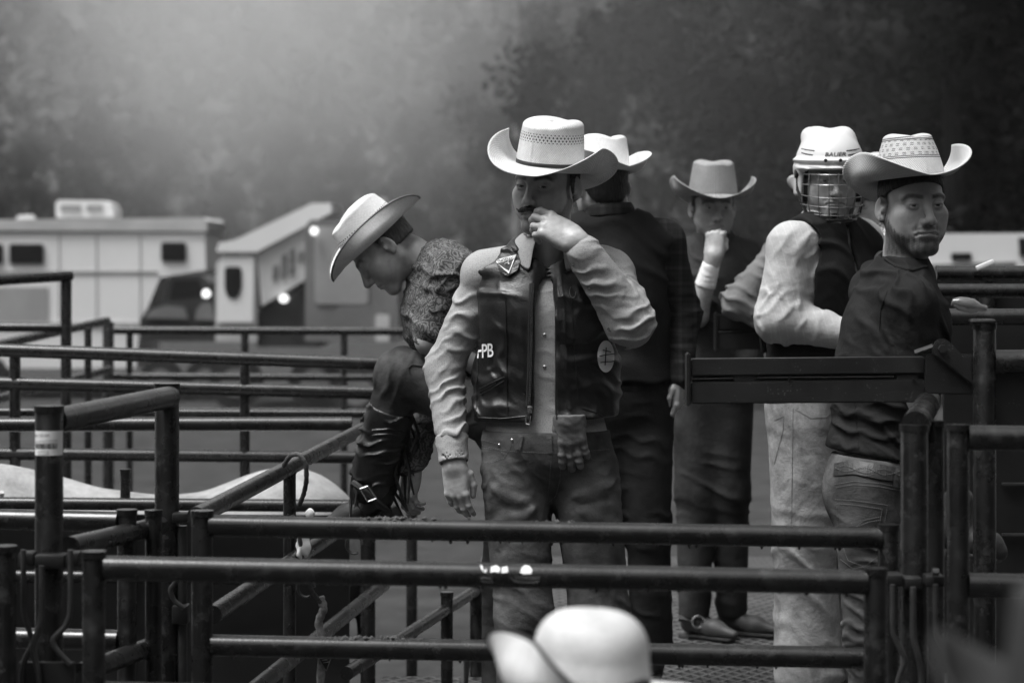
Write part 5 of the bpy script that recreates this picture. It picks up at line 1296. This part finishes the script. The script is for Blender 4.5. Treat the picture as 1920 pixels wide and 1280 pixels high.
S.dis(folds((.6, 0, .8), .09, .009, 91)); S.dis(folds((1, 0, .25), .05, .012, 92, [J(1690, 560, -.2), J(1740, 620, -.1)], .16)); S.dis(folds((.3, 0, 1), .05, .007, 93, [J(1620, 800, -.1), J(1680, 760, -.1)], .14)); S.dis(folds((.25, 0, 1), .045, .010, 96, [J(1640, 790, -.1)], .16))
S.ix(f_half(J(1640, 852), (-.14, 0, -1)), .006); S.sub(f_ell(J(1696, 462, .0), (.072, .075, .055)), .006)
t6 = garment('tee_shirt', S, [j[k] for k in ('neck', 'pel', 'shR', 'shL', 'elR', 'elL')], .16, .0055, 'tee', p6); bv = bvh_of(t6, base_of(p6))
seam('sleeve_seam', bv, [(1664, 545), (1652, 580), (1650, 620)], .0018, 'tee', t6, .001); seam('side_seam', bv, [(1600, 700), (1604, 780), (1610, 840)], .0018, 'tee', t6, .001); seam('neck_band', bv, [(1656, 482), (1680, 500), (1710, 508), (1738, 500)], .004, 'tee', t6, .001)
S = SD(); S.ell(j['pel'] - Vector((0, 0, .03)), (.156, .128, .15), Mc, .05); S.ell(j['pel'] + Vector((-.04, -.04, -.07)), (.10, .09, .10), None, .05)
leg(S, j, 'R', .010, .035, (.092, .072, .066, .05)); leg(S, j, 'L', .010, .035, (.092, .072, .066, .05)); S.dis(folds((.2, 0, 1), .045, .008, 94, [J(1620, 1060, -.15), j['knR']], .13)); S.dis(folds((.2, 0, 1), .04, .010, 95, [J(1620, 1200, -.1), j['anR']], .12))
S.ix(f_half(J(1640, 856), (.10, 0, 1)), .006)
jn = garment('jeans', S, [j[k] for k in j if k[:2] in ('pe', 'hi', 'kn', 'an')], .16, .006, 'denim', p6); bv = bvh_of(jn, base_of(p6))
bel = patch('belt', bv, [(1564, 868), (1600, 862), (1650, 870), (1694, 878), (1694, 904), (1650, 898), (1600, 888), (1562, 892)], 'belt_leather', p6, .005)
for k in (0, 1): seam('belt_stitch', bv, [(1570 + i * 4, 878 + i * .35 + (5 if k else -5) * math.sin(i * .36)) for i in range(30)], .0009, 'thread', bel, .0065, dash=1, step=2)
patch('belt_loop', bv, [(1682, 860), (1692, 861), (1684, 914), (1674, 912)], 'denim', jn, .008)
for pts in ([(1566, 908), (1600, 902), (1650, 906), (1692, 914)], [(1568, 914), (1600, 908), (1650, 912), (1692, 920)], [(1566, 936), (1600, 938), (1660, 946), (1664, 948), (1655, 1000), (1650, 1040)], [(1570, 944), (1600, 946), (1654, 954), (1646, 1000), (1642, 1036)], [(1572, 990), (1590, 1000), (1620, 975), (1652, 968)], [(1580, 1016), (1600, 990), (1630, 978), (1652, 974)], [(1596, 980), (1612, 1010)], [(1588, 984), (1604, 1014)], [(1568, 940), (1572, 1000), (1590, 1050), (1620, 1062), (1650, 1040)], [(1576, 1048), (1600, 1066), (1648, 1056)]):
    seam('pocket_stitch', bv, pts, .0011, 'thread', jn, .0006, dash=1, step=2)
for s in 'RL': boot(p6, j['an' + s], (.8, .3, 0), h=.01)
# ------------------------------------------------------------------ figures mostly hidden
def plain_person(D, J, j, hc, f, label, skin, shirt, hat=None, hs=1.0, jeans='denim_dark', hh=.006, o=None, extra_el=True):
    p = empty('person', (j['pel'].x, j['pel'].y, j.get('base', 0)), label, 'person'); j.pop('base', None)
    Mh = frame(f); o = o or {}
    hv = make_head(o, Mh, hc, [(hc + Mh @ Vector((0, -.03, -.05)), .056), (j['neck'].lerp(hc, .3), .058), (j['neck'] - Vector((0, 0, .04)), .062)], h=.004, scale=hs)
    parts = [hv]
    for s in 'RL':
        S = SD(); d = j['wr' + s] - j['el' + s]; T1 = hand_sdf(S, j['wr' + s], d, (0, -1, .2), 1, [(35, 45, 30)] * 4); S.cap(j['el' + s].lerp(j['wr' + s], .7), j['wr' + s], .032, .026, .02)
        parts.append(hand_part(S, [j['wr' + s], T1((0, .18, 0)), T1((.06, .1, -.1)), T1((-.06, .1, 0))], .05, .006))
    body_mesh(p, parts + [inner_body(j)], skin); hair_cap(p, o, Mh, hc, 'hair', -.055, hs)
    S = SD(); Mc = torso(S, j, .014); arm(S, j, 'R', .016, .016, end=.95); arm(S, j, 'L', .016, .016, end=.95); S.dis(folds((.3, 0, 1), .05, .016, 101, [j['elR'], j['elL'], j['shL'], j['shR']], .14)); S.ix(f_half(j['pel'], (0, 0, -1)), .02)
    garment('shirt', S, [j[k] for k in ('neck', 'pel', 'shR', 'shL', 'elR', 'elL', 'wrR', 'wrL')], .13, hh + .002, shirt, p)
    collar('collar', p, j['neck'] + Vector((0, 0, .016)), frame(Mc.col[1], Mc.col[2]), shirt, .066, .034, .04, .03, 24)
    S = SD(); S.ell(j['pel'], (.165, .125, .13), Mc, .05); leg(S, j, 'R', .014, .03); leg(S, j, 'L', .014, .03); S.ix(f_half(j['anR'] - Vector((0, 0, .035)), (0, 0, -1)), .008); S.dis(folds((.2, 0, 1), .07, .008, 102)); S.ix(f_half(j['pel'] + Vector((0, 0, .06)), (0, 0, 1)), .006)
    garment('jeans', S, [j[k] for k in j if k[:2] in ('pe', 'hi', 'kn', 'an')], .15, .012, jeans, p)
    for s in 'RL': boot(p, j['an' + s], (f[0], f[1], 0), h=.011)
    return p, Mh, Mc
def stand(cx, D, nz, yaw, z0=0.0, sh=.19):
    """relaxed standing joints: neck at height nz, facing yaw (0 = to the camera, positive to picture right)"""
    f = Vector((math.sin(R(yaw)), -math.cos(R(yaw)), 0)); r_ = f.cross(Vector((0, 0, 1))); c = Vector(((cx - 960) / FPX * D, D, 0)); k = (nz - z0) / 1.48
    q = lambda x, y, z: c + r_ * x + f * y + Vector((0, 0, z0 + z * k))
    j = dict(neck=q(0, 0, 1.48), pel=q(0, 0, .96), shR=q(sh, 0, 1.42), shL=q(-sh, 0, 1.42), elR=q(sh + .05, -.02, 1.12), elL=q(-sh - .05, -.02, 1.12), wrR=q(sh + .05, .05, .88), wrL=q(-sh - .05, .05, .88),
             hipR=q(.09, 0, .90), hipL=q(-.09, 0, .90), knR=q(.10, .01, .48), knL=q(-.10, .01, .48), anR=q(.11, 0, .118 / k), anL=q(-.11, 0, .118 / k), base=z0)
    return j, f, c
# man beyond the helmet, only an ear and a checked collar showing
j, f, c = stand(1650, 8.6, 1.53, -100); J = Rig(8.6).J
p7, Mh, Mc = plain_person(8.6, J, j, J(1652, 382), (-.92, -.30, -.10), 'man in checked shirt between helmet and tee man, only ear and collar showing', 'skin_tan', 'check_shirt')
hc = J(1652, 382); MH = frame((-.92, -.30, -.06)); make_hat(p7, hc + MH @ Vector((0, -.01, .06)), MH, dict(a=.088, b=.104, h=.125, w=.095, phiR=80, phiL=80, dipF=6, dipB=8, pw=1.5, rise=-6, cp=1.5, taper=.14, dent=.016), ('straw_dash', None))
# man with hand on hip behind the helmet
j, f, c = stand(1552, 8.95, 1.50, 175); J = Rig(8.95).J; j['elL'] = J(1384, 566, .0); j['wrL'] = J(1470, 612, -.05); j['shL'] = J(1470, 478, .0)
p8, Mh, Mc = plain_person(8.95, J, j, J(1556, 388), (-.1, .98, 0), 'man in grey shirt behind the helmeted rider, elbow sticking out', 'skin_tan', 'shirt_grey')
hc = J(1556, 388); MH = frame((-.1, .98, -.02)); make_hat(p8, hc + MH @ Vector((0, -.01, .05)), MH, dict(a=.086, b=.104, h=.12, w=.10, phiR=75, phiL=75, dipF=6, dipB=6, pw=1.5, rise=0, cp=1.5, taper=.14), ('straw_white', None))
# spectator below the frame, only his hat shows
D = 3.4; J = Rig(D).J; hz_ = J(1098, 1366).z; j, f, c = stand(1098, D, hz_ - .135, -120, GZ)
p9, Mh, Mc = plain_person(D, J, j, J(1098, 1366), (-.6, .78, -.05), 'person at the bottom edge of whom only a white straw hat shows', 'skin_tan', 'shirt_grey', hh=.010)
hc = J(1098, 1366); MH = frame((-.25, .96, .02), (.06, 0, 1))
make_hat(p9, hc + MH @ Vector((0, -.005, .040)), MH, dict(a=.086, b=.100, h=.130, rnd=.8, hs=.5, w=.112, phiR=24, phiL=128, tL=98, pwL=1.2, riseL=-6, rise=-10, dipF=4, dipB=8, cp=.8, sat=.7, taper=.10, dent=.004, pinch=.05, dent2=.002, edge='band_black'), ('straw_fg', None), 1.0)
# blurred spectator in the corner
D = 1.7; J = Rig(D).J; hz_ = J(2120, 1470).z; j, f, c = stand(2120, D, hz_ - .135, 170, GZ)
p10, Mh, Mc = plain_person(D, J, j, J(2120, 1470), (.2, .95, 0), 'person in the bottom right corner, a blurred grey hat', 'skin_tan', 'shirt_dark', hh=.012)
hc = J(2120, 1470); MH = frame((.2, .95, 0)); make_hat(p10, hc + MH @ Vector((0, -.005, .035)), MH, dict(a=.087, b=.100, h=.112, w=.09, phiR=70, phiL=70, dipF=4, dipB=4, pw=1.5, rise=8, cp=1.2, taper=.10, dent=.01, rnd=.9), ('felt_dark', None), 1.0)

cpm = NT('clear_plastic'); cpm.base(.25); cpm.p.inputs['Transmission Weight'].default_value = .6; cpm.fin(.15, .5)
# ------------------------------------------------------------------ bulls in the pen
def bull(x0, x1, yb, D, label, dark, seed, face=-1):
    a, b = P(x0, yb, D), P(x1, yb, D); L = (b - a).length; z = a.z; k = L / 1.7
    e = empty('bull', ((a.x + b.x) / 2, D, GZ), label, 'bull', 'bulls in the pen'); cx = (a.x + b.x) / 2; h = z - GZ
    q = lambda u, v, w_: Vector((cx + face * u, D + v, GZ + w_ * h))
    S = SD(); S.cap(q(-.62, 0, .74), q(.45, 0, .72), .30, .34, .1); S.ell(q(.42, 0, .86), (.30, .22, .22), None, .15); S.ell(q(-.66, 0, .86), (.26, .24, .20), None, .12)
    S.cap(q(.6, 0, .78), q(.98, 0, .76), .24, .17, .1); S.cap(q(.98, 0, .76), q(1.26, 0, .58), .14, .09, .06); S.cap(q(-.9, 0, .84), q(-.98, .02, .3), .035, .02, .05)
    for u, v in ((.45, .17), (.45, -.17), (-.66, .17), (-.66, -.17)):
        bk = -.10 if u < 0 else .02; S.cap(q(u, v, .55), q(u + bk, v, .32), .13, .07, .08); S.cap(q(u + bk, v, .32), q(u + .01, v, .035), .065, .055, .04)
    S.dis(lambda p: .012 * low(p, .3, seed))
    lo, hi = bounds(S, [q(-1.2, -.4, 0), q(1.5, .4, 1.15)], .1); v, f = mesh_sdf(S, lo, hi, .022, 2)
    col = 1 - .95 * (ss(low(v, .9, seed) + (.9 if dark else -.5) - 7.0 * ((v[:, 2] - GZ) / h - .74), .0, .12))  # pale back, colour turns dark below a wavy height line
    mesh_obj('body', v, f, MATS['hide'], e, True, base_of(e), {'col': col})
    for s in (-1, 1):
        MB().tube([q(1.02, s * .10, .84), q(1.04, s * .22, .87), q(1.08, s * .30, .95)], [.035, .028, .008], 8).build('horn', MATS['bull_white'], e)
        MB().tube([q(.99, s * .13, .79), q(.96, s * .24, .77)], [.03, .05], 8).build('ear', MATS['bull_white'], e)
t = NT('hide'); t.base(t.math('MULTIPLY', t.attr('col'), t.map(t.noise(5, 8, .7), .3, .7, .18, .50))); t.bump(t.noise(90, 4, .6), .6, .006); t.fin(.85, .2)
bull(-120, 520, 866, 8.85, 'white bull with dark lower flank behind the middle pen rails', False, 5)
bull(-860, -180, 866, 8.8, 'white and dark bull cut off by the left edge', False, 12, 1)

# ------------------------------------------------------------------ walkway of expanded metal
ex = NT('mesh_deck'); v_ = ex.obj((1, 1, 1), (0, 0, 0)); sx = ex.n('ShaderNodeSeparateXYZ'); ex.l(v_, sx.inputs[0]); X, Y, Z = sx.outputs
sa = ex.math('SINE', ex.math('ADD', ex.math('MULTIPLY', X, 105), ex.math('MULTIPLY', Y, 62))); sb = ex.math('SINE', ex.math('SUBTRACT', ex.math('MULTIPLY', X, 105), ex.math('MULTIPLY', Y, 62)))
mm = ex.math('MAXIMUM', sa, sb); ex.base(ex.math('MULTIPLY', ex.map(mm, .55, .85, .012, .085), ex.map(ex.noise(5, 5), .3, .7, .6, 1.3))); ex.bump(mm, .8, .006); ex.fin(.55, .5)
dk = empty('walkway', (.7, 8.5, 0), 'raised walkway of expanded metal mesh the riders stand on', 'walkway')
MB().box((-.15, 6.02, -.022), (2.6, 11.8, 0), c=(0, 0, -.002)).build('mesh_deck', MATS['mesh_deck'], dk)
for y_ in (6.0, 8.1, 10.0, 11.82): MB().box((-.17, y_ - .02, -.13), (2.62, y_ + .02, -.028), bev=.004).build('bearer', MATS['steel_dark'], dk)
for x_ in (-.15, 1.2, 2.6):
    for y_ in (6.1, 9.0, 11.7): MB().tube([(x_, y_, GZ), (x_, y_, -.028)], .03, 12).build('leg', MATS['steel_dark'], dk)
dk2 = empty('walkway', (-.6, 8.0, 0), 'short mesh step under the bending rider', 'walkway')
MB().box((-.45, 7.2, -.022), (-.18, 8.4, 0), c=(0, 0, -.002)).build('mesh_deck', MATS['mesh_deck'], dk2)
for x_ in (-.43, -.2):
    for y_ in (7.25, 8.35): MB().tube([(x_, y_, GZ), (x_, y_, -.024)], .025, 10).build('leg', MATS['steel_dark'], dk2)

# ------------------------------------------------------------------ sliding gate beam, posts and chute on the right
D = 5.96
sg = empty('sliding_gate', P(1845, 1000, D), 'wet dark steel sliding gate beam with slot and hinge plates on thick post', 'gate')
sg.location.z = GZ
def plate(thing, poly, D, dep, name, mat='steel_dark', bev=.003):
    b = bmesh.new(); pts = [P(x, y, D) for x, y in poly]; n = len(pts); base = Vector(base_of(thing))
    v0 = [b.verts.new(p - base) for p in pts]; v1 = [b.verts.new(p - base + Vector((0, dep, 0))) for p in pts]
    b.faces.new(v0); b.faces.new(v1[::-1])
    for i in range(n): b.faces.new((v0[i], v1[i], v1[(i + 1) % n], v0[(i + 1) % n]))
    bmesh.ops.recalc_face_normals(b, faces=b.faces)
    if bev: bmesh.ops.bevel(b, geom=b.edges[:], offset=bev, segments=2, affect='EDGES')
    me = bpy.data.meshes.new(name); b.to_mesh(me); b.free(); me.materials.append(MATS[mat]); o = bpy.data.objects.new(name, me); COL.objects.link(o); o.parent = thing; return o
def wet(name, col):
    t = NT(name); n = t.noise(6, 6, .6); vo = t.n('ShaderNodeTexVoronoi'); vo.inputs['Scale'].default_value = 150; t.l(t.obj(), vo.inputs['Vector'])
    dr = t.math('MULTIPLY', t.math('LESS_THAN', vo.outputs['Distance'], .22), t.math('GREATER_THAN', t.noise(25, 3, .5), .56))
    t.base(t.math('ADD', t.map(n, .3, .7, col * .7, col * 1.4), t.math('MULTIPLY', dr, .05))); t.bump(t.math('ADD', t.math('MULTIPLY', dr, 1.0), t.math('MULTIPLY', t.noise(140, 3), .4)), .5, .002); t.fin(t.map(n, .3, .7, .3, .5), .5)
wet('wet_steel', .016)
plate(sg, [(1296, 673), (1735, 669), (1735, 700), (1296, 705)], D, .05, 'upper_channel', 'wet_steel'); plate(sg, [(1296, 716), (1735, 711), (1735, 754), (1296, 757)], D, .05, 'lower_channel', 'wet_steel')
plate(sg, [(1298, 704), (1735, 699), (1735, 713), (1298, 717)], D + .02, .025, 'web', 'wet_steel'); plate(sg, [(1288, 662), (1295, 662), (1295, 762), (1288, 762)], D - .01, .07, 'end_plate', 'wet_steel')
for x0, x1 in ((1376, 1416), (1680, 1722)): plate(sg, [(x0, 702), (x1, 702), (x1, 716), (x0, 716)], D + .005, .03, 'slot_spacer', 'wet_steel')
for x0, x1, y in ((1298, 1374, 710), (1420, 1676, 707)): MB().tube([P(x0, y, D + .012), P(x1, y - 2, D + .012)], .0022, 6).build('slide_rod', MATS['chrome'], sg)
for x_ in (1481, 1714): c = P(x_, 712, D - .004); MB().tube([c, c + Vector((0, .012, 0))], .004, 8).build('bolt', MATS['plastic_black'], sg)
plate(sg, [(1736, 668), (1742, 664), (1824, 664), (1824, 740), (1738, 738), (1734, 730)], D - .03, .012, 'hinge_plate', 'wet_steel')
plate(sg, [(1748, 652), (1756, 638), (1768, 634), (1778, 638), (1806, 666), (1824, 666), (1824, 722), (1750, 664)], D - .045, .012, 'hinge_arm', 'wet_steel')
c = P(1768, 654, D - .056); MB().tube([c, c + Vector((0, .014, 0))], .011, 6).build('bolt', MATS['wet_steel'], sg)
MB().tube([P(1716, 662, D - .02), P(1750, 650, D - .03)], .008, 8).build('pivot_rod', MATS['wet_steel'], sg)
posts(sg, [(1846, 608, 5.9, .028)]); sg.children[-1].data.materials[0] = MATS['wet_steel']
slab(sg, 1822, 598, 1869, 609, 5.87, .06, 'post_cap', 'pipe_near', .008)
rails(sg, [((1864, 678, 5.9), (2080, 676, 5.9), .029)])
plate(sg, [(1866, 696), (2080, 696), (2080, 795), (1866, 795)], 5.92, .004, 'sheet', 'wet_steel', 0)
# the same kind of gate further back
D = 9.0
sg2 = empty('sliding_gate', P(1400, 1000, D), 'farther sliding gate beam seen between the riders', 'gate'); sg2.location.z = 0
plate(sg2, [(1345, 590), (1480, 590), (1480, 617), (1345, 617)], D, .05, 'upper_channel'); plate(sg2, [(1345, 626), (1480, 624), (1480, 655), (1345, 655)], D, .05, 'lower_channel'); plate(sg2, [(1346, 616), (1480, 616), (1480, 627), (1346, 627)], D + .02, .02, 'web'); plate(sg2, [(1341, 586), (1346, 586), (1346, 658), (1341, 658)], D - .01, .07, 'end_plate')
MB().tube([P(1348, 622, D + .01), P(1400, 621, D + .01)], .002, 6).build('slide_rod', MATS['chrome'], sg2); t_ = P(1470, 600, D); MB().tube([(t_.x, D + .03, 0), (t_.x, D + .03, t_.z)], .03, 12).build('post', MATS['steel_dark'], sg2)
# post cluster with its latch rods
cl = empty('latch_post', P(1716, 1000, 5.2), 'thick latch post with clamp brackets and three bent rods', 'post'); cl.location.z = GZ
posts(cl, [(1714, 797, 5.2, .030), (1752, 790, 5.42, .022)])
rails(cl, [((1716, 796, 5.2), (1742, 752, 6.1), .030)], name='top_pipe')
for x0, x1, y0 in ((1662, 1696, 1077), (1696, 1732, 1083), (1736, 1774, 1079)): slab(cl, x0, y0, x1 - 2, y0 + 22, 5.13, .06, 'bracket')
rod(cl, [(1674, 1095), (1674, 1185), (1682, 1205), (1698, 1235), (1688, 1262), (1680, 1290)], 5.1); rod(cl, [(1712, 1100), (1712, 1195), (1718, 1215), (1726, 1250), (1728, 1290)], 5.09, .0065); rod(cl, [(1754, 1095), (1754, 1190), (1764, 1210), (1788, 1240), (1786, 1265), (1776, 1290)], 5.1)
MB().tube([P(1748, 1072, 5.12), P(1760, 1072, 5.12)], .008, 8).build('bolt', MATS['rod'], cl)
fr, _ = fence('corral_panel', P(1900, 900, 5.1), 'dark pipe panel leaving the picture at the right edge', 'fence panel',
    [((1815, 820, 5.1), (2150, 824, 5.1), .0265), ((1815, 1096, 5.1), (2150, 1102, 5.1), .0265)], [(1796, 797, 5.1, .024)])
ch, _ = fence('bucking_chute', P(1900, 800, 7.6), 'dark boarded bucking chute with pale-topped rails behind the right gate', 'chute',
    [((1755, 512, 7.6), (2100, 512, 7.6), .024), ((1750, 545, 7.5), (2100, 545, 7.5), .022), ((1760, 594, 7.2), (2100, 594, 7.2), .025)], [(1850, 520, 7.7, .025), (2080, 500, 7.7, .025)], 'pipe_far')
plate(ch, [(1770, 606), (2100, 606), (2100, 1260), (1770, 1260)], 7.3, .02, 'boards', 'steel_dark', 0); plate(ch, [(1756, 524), (2100, 524), (2100, 590), (1756, 590)], 7.72, .02, 'boards', 'steel_dark', 0)
for y_ in (905, 1000): plate(ch, [(1880, y_), (2100, y_), (2100, y_ + 4), (1880, y_ + 4)], 7.28, .015, 'batten', 'rod', 0)
plate(pa, [(-400, 962), (655, 966), (655, 1400), (-400, 1400)], 8.42, .02, 'boards', 'steel_dark', 0)
# boot on the step and small pale things in the chute
bo = empty('boot', P(1850, 1000, 6.1), 'tan boot toe propped on the chute beside the right post', 'boot')
b_ = boot(bo, P(1792, 968, 6.2), (.85, -.35, -.15), (.2, 0, .97), 'boot_leather', h=.005, shaft=.04, L=.2); b_.name = 'upper'
bt2 = MB(); c = P(1785, 566, 7.0); a_ = [c + Vector((.02 * k, 0, -.004 * k)) for k in range(6)]
bo2 = tag(bt2.tube(a_, [.010, .020, .022, .022, .012, .009], 14).build('bottle', MATS['clear_plastic'] if 'clear_plastic' in MATS else MATS['paint_white']), 'clear plastic bottle lying beside the tee man\'s sleeve', 'bottle')
sc_ = tag(MB().box((-.03, -.004, -.008), (.03, .004, .008), Matrix.Rotation(R(-22), 4, 'Y'), P(1847, 497, 7.55), .003).build('scrap', MATS['paper']), 'small pale scrap on the top chute rail', 'scrap')

# ------------------------------------------------------------------ labels, stickers, gloves, ropes
lb = empty('barcode_label', P(90, 831, 5.10), 'white barcode sticker on the tall near post', 'sticker')
bvP = None
def on_post(px0, px1, py0, py1, r, cx, D, name, mat, parent, lift):
    c = P(cx, 800, D); n = 8; V = []; 
    for i in range(n + 1):
        px = px0 + (px1 - px0) * i / n; x = P(px, 800, D - r).x - c.x; x = max(-r, min(r, x)); y = -math.sqrt(max(0, r * r - x * x)) 
        for py in (py0, py1): V.append((c.x + x * (1 + lift / r), D + y * (1 + lift / r), P(px, py, D - r).z))
    return mesh_obj(name, V, [(2 * i, 2 * i + 2, 2 * i + 3, 2 * i + 1) for i in range(n)], MATS[mat], parent, True, base_of(parent))
on_post(64, 113, 808, 854, .030, 92, 5.13, 'paper', 'paper', lb, .0008)
rr = random.Random(5); x_ = 66.0
while x_ < 104: w_ = rr.uniform(.7, 1.8); on_post(x_, x_ + w_, 831, 841, .030, 92, 5.13, 'bar', 'ink', lb, .0016); x_ += w_ + rr.uniform(.5, 1.3)
pb3 = MB().tube([(P(92, 800, 5.13).x, 5.13, .6), (P(92, 800, 5.13).x, 5.13, 1.2)], .0308, 64).build('tmp', MATS['ink']); bvP = bvh_of(pb3, (0, 0, 0)); bpy.data.objects.remove(pb3)
lettering('code_text', '66-132-000', bvP, 78, 816, 5.0, 'ink', lb, 1, .0012, .9); seam('rule', bvP, [(66, 827), (108, 825)], .0004, 'ink', lb, .001); lettering('small_text', 'CORRAL PNL 5', bvP, 80, 822, 2.6, 'ink', lb, 1, .0012, 1.0) if False else None
seam('box_rule', bvP, [(72, 846), (90, 846), (90, 852), (72, 852), (72, 846)], .0004, 'ink', lb, .001, 2)
bvR = bvh_of(r1[0], base_of(f1))
st = empty('torn_sticker', P(950, 1076, 4.79), 'torn white sticker remnants and faded lettering on the nearest rail', 'sticker')
for poly in ([(900, 1058), (904, 1060), (908, 1072), (903, 1068)], [(909, 1067), (913, 1066), (912, 1072), (908, 1073)], [(921, 1062), (930, 1059), (938, 1064), (936, 1073), (926, 1071), (919, 1073)], [(941, 1063), (951, 1061), (953, 1072), (940, 1074)], [(978, 1064), (984, 1059), (992, 1060), (998, 1068), (996, 1075), (982, 1076), (975, 1073)]): patch('scrap', bvR, poly, 'paint_white', st, .0012)
lettering('faded_text', 'SYSTEMS', bvR, 988, 1084, 7.5, 'thread', st, 1, .0012, 1.15, width=.01); lettering('faded_text', 'CO.', bvR, 912, 1086, 6, 'thread', st, 1, .0012, 1.2)
seam('outline', bvR, [(955, 1080), (965, 1089), (985, 1091), (1010, 1090), (1012, 1080)], .0007, 'thread', st, .001, 3); seam('outline', bvR, [(900, 1083), (908, 1082), (920, 1084), (924, 1090), (908, 1090), (901, 1087)], .0007, 'thread', st, .001, 3)
# leather glove pair tucked into the waistband
gl = empty('work_glove', P(1075, 800, 6.55), 'pair of worn leather gloves hanging from the moustached rider\'s waistband', 'glove')
S = SD(); w_ = P(1068, 772, 6.662); T1 = hand_sdf(S, w_, (.10, -.05, -1), (-.1, -1, 0), 1, [(8, 10, 8), (14, 10, 8), (6, 8, 6), (10, 10, 8)], spread=(.14, .03, -.08, -.18), thumb=((.036, .02, -.01), (.050, .050, -.014), (.050, .076, -.016)), k=.92)
S.cap(w_ + Vector((0, 0, .02)), w_ - Vector((0, 0, .02)), .030, .030, .02); S.ix(f_half(P(1068, 780, 6.645), (0, 0, 1)), .004); S.dis(lambda p: -.0032 + .0006 * low(p, .02, 8)); S.dis(folds((.2, 0, 1), .03, .001, 9))
lo, hi = bounds(S, [w_ + Vector((0, 0, .08)), T1((0, .2, 0)), T1((.1, .1, 0)), T1((-.1, .1, 0))], .05); v, f = mesh_sdf(S, lo, hi, .003); mesh_obj('leather', v, f, MATS['glove_leather'], gl, True, base_of(gl))
# bull rope, bell and flag of cloth hanging on the side fence
rope_obj([P(600, 1118, 6.9), P(608, 1140, 6.9), P(596, 1165, 6.9), P(604, 1200, 6.9), P(600, 1300, 6.9)], .012, 'bull_rope', 'frayed braided bull rope hanging between the lower rails', 'rope_pale')
rope_obj([P(548, 965, 6.7), P(560, 1000, 6.7), P(580, 1100, 6.75), P(600, 1128, 6.85)], .006, 'rope', 'thin dark rope hanging down to the bull rope')
ck = SD(); ck.ell(P(570, 1026, 6.72), (.018, .006, .040)); ck.ell(P(566, 1010, 6.72), (.010, .006, .03)); ck.ell(P(580, 962, 6.72), (.012, .006, .014)); ck.dis(lambda p: .003 * low(p, .02, 3))
lo, hi = bounds(ck, [P(550, 940, 6.7), P(600, 1060, 6.75)], .03); v, f = mesh_sdf(ck, lo, hi, .004); tag(mesh_obj('cloth_tag', v, f, MATS['paint_white']), 'small white cloth tied to the fence by the rope', 'cloth')
for px, py, D_ in ((664, 1020, 7.2), (574, 1100, 6.8)):
    c = P(px, py, D_); tag(MB().tube([c + Vector((math.cos(a) * .024, .004 * math.sin(a * 2), math.sin(a) * .028)) for a in [k * .4 for k in range(14)]], .004, 8).build('ring', MATS['rod']), 'steel ring hanging below the %s rail at left' % ('second' if px > 600 else 'nearest'), 'ring')
tg = empty('badge_tag', P(610, 1245, 6.9), 'small dark triangular badge hanging under the second panel\'s lower rail', 'badge'); plate(tg, [(596, 1232), (622, 1230), (612, 1258)], 6.88, .004, 'backing', 'knit', 0)
for a, b in (((597, 1233), (621, 1231)), ((621, 1231), (612, 1257)), ((612, 1257), (597, 1233)), ((604, 1237), (614, 1236)), ((606, 1242), (616, 1240))): MB().tube([P(*a, 6.878), P(*b, 6.878)], .0012, 5).build('edge_stitch', MATS['thread'], tg)
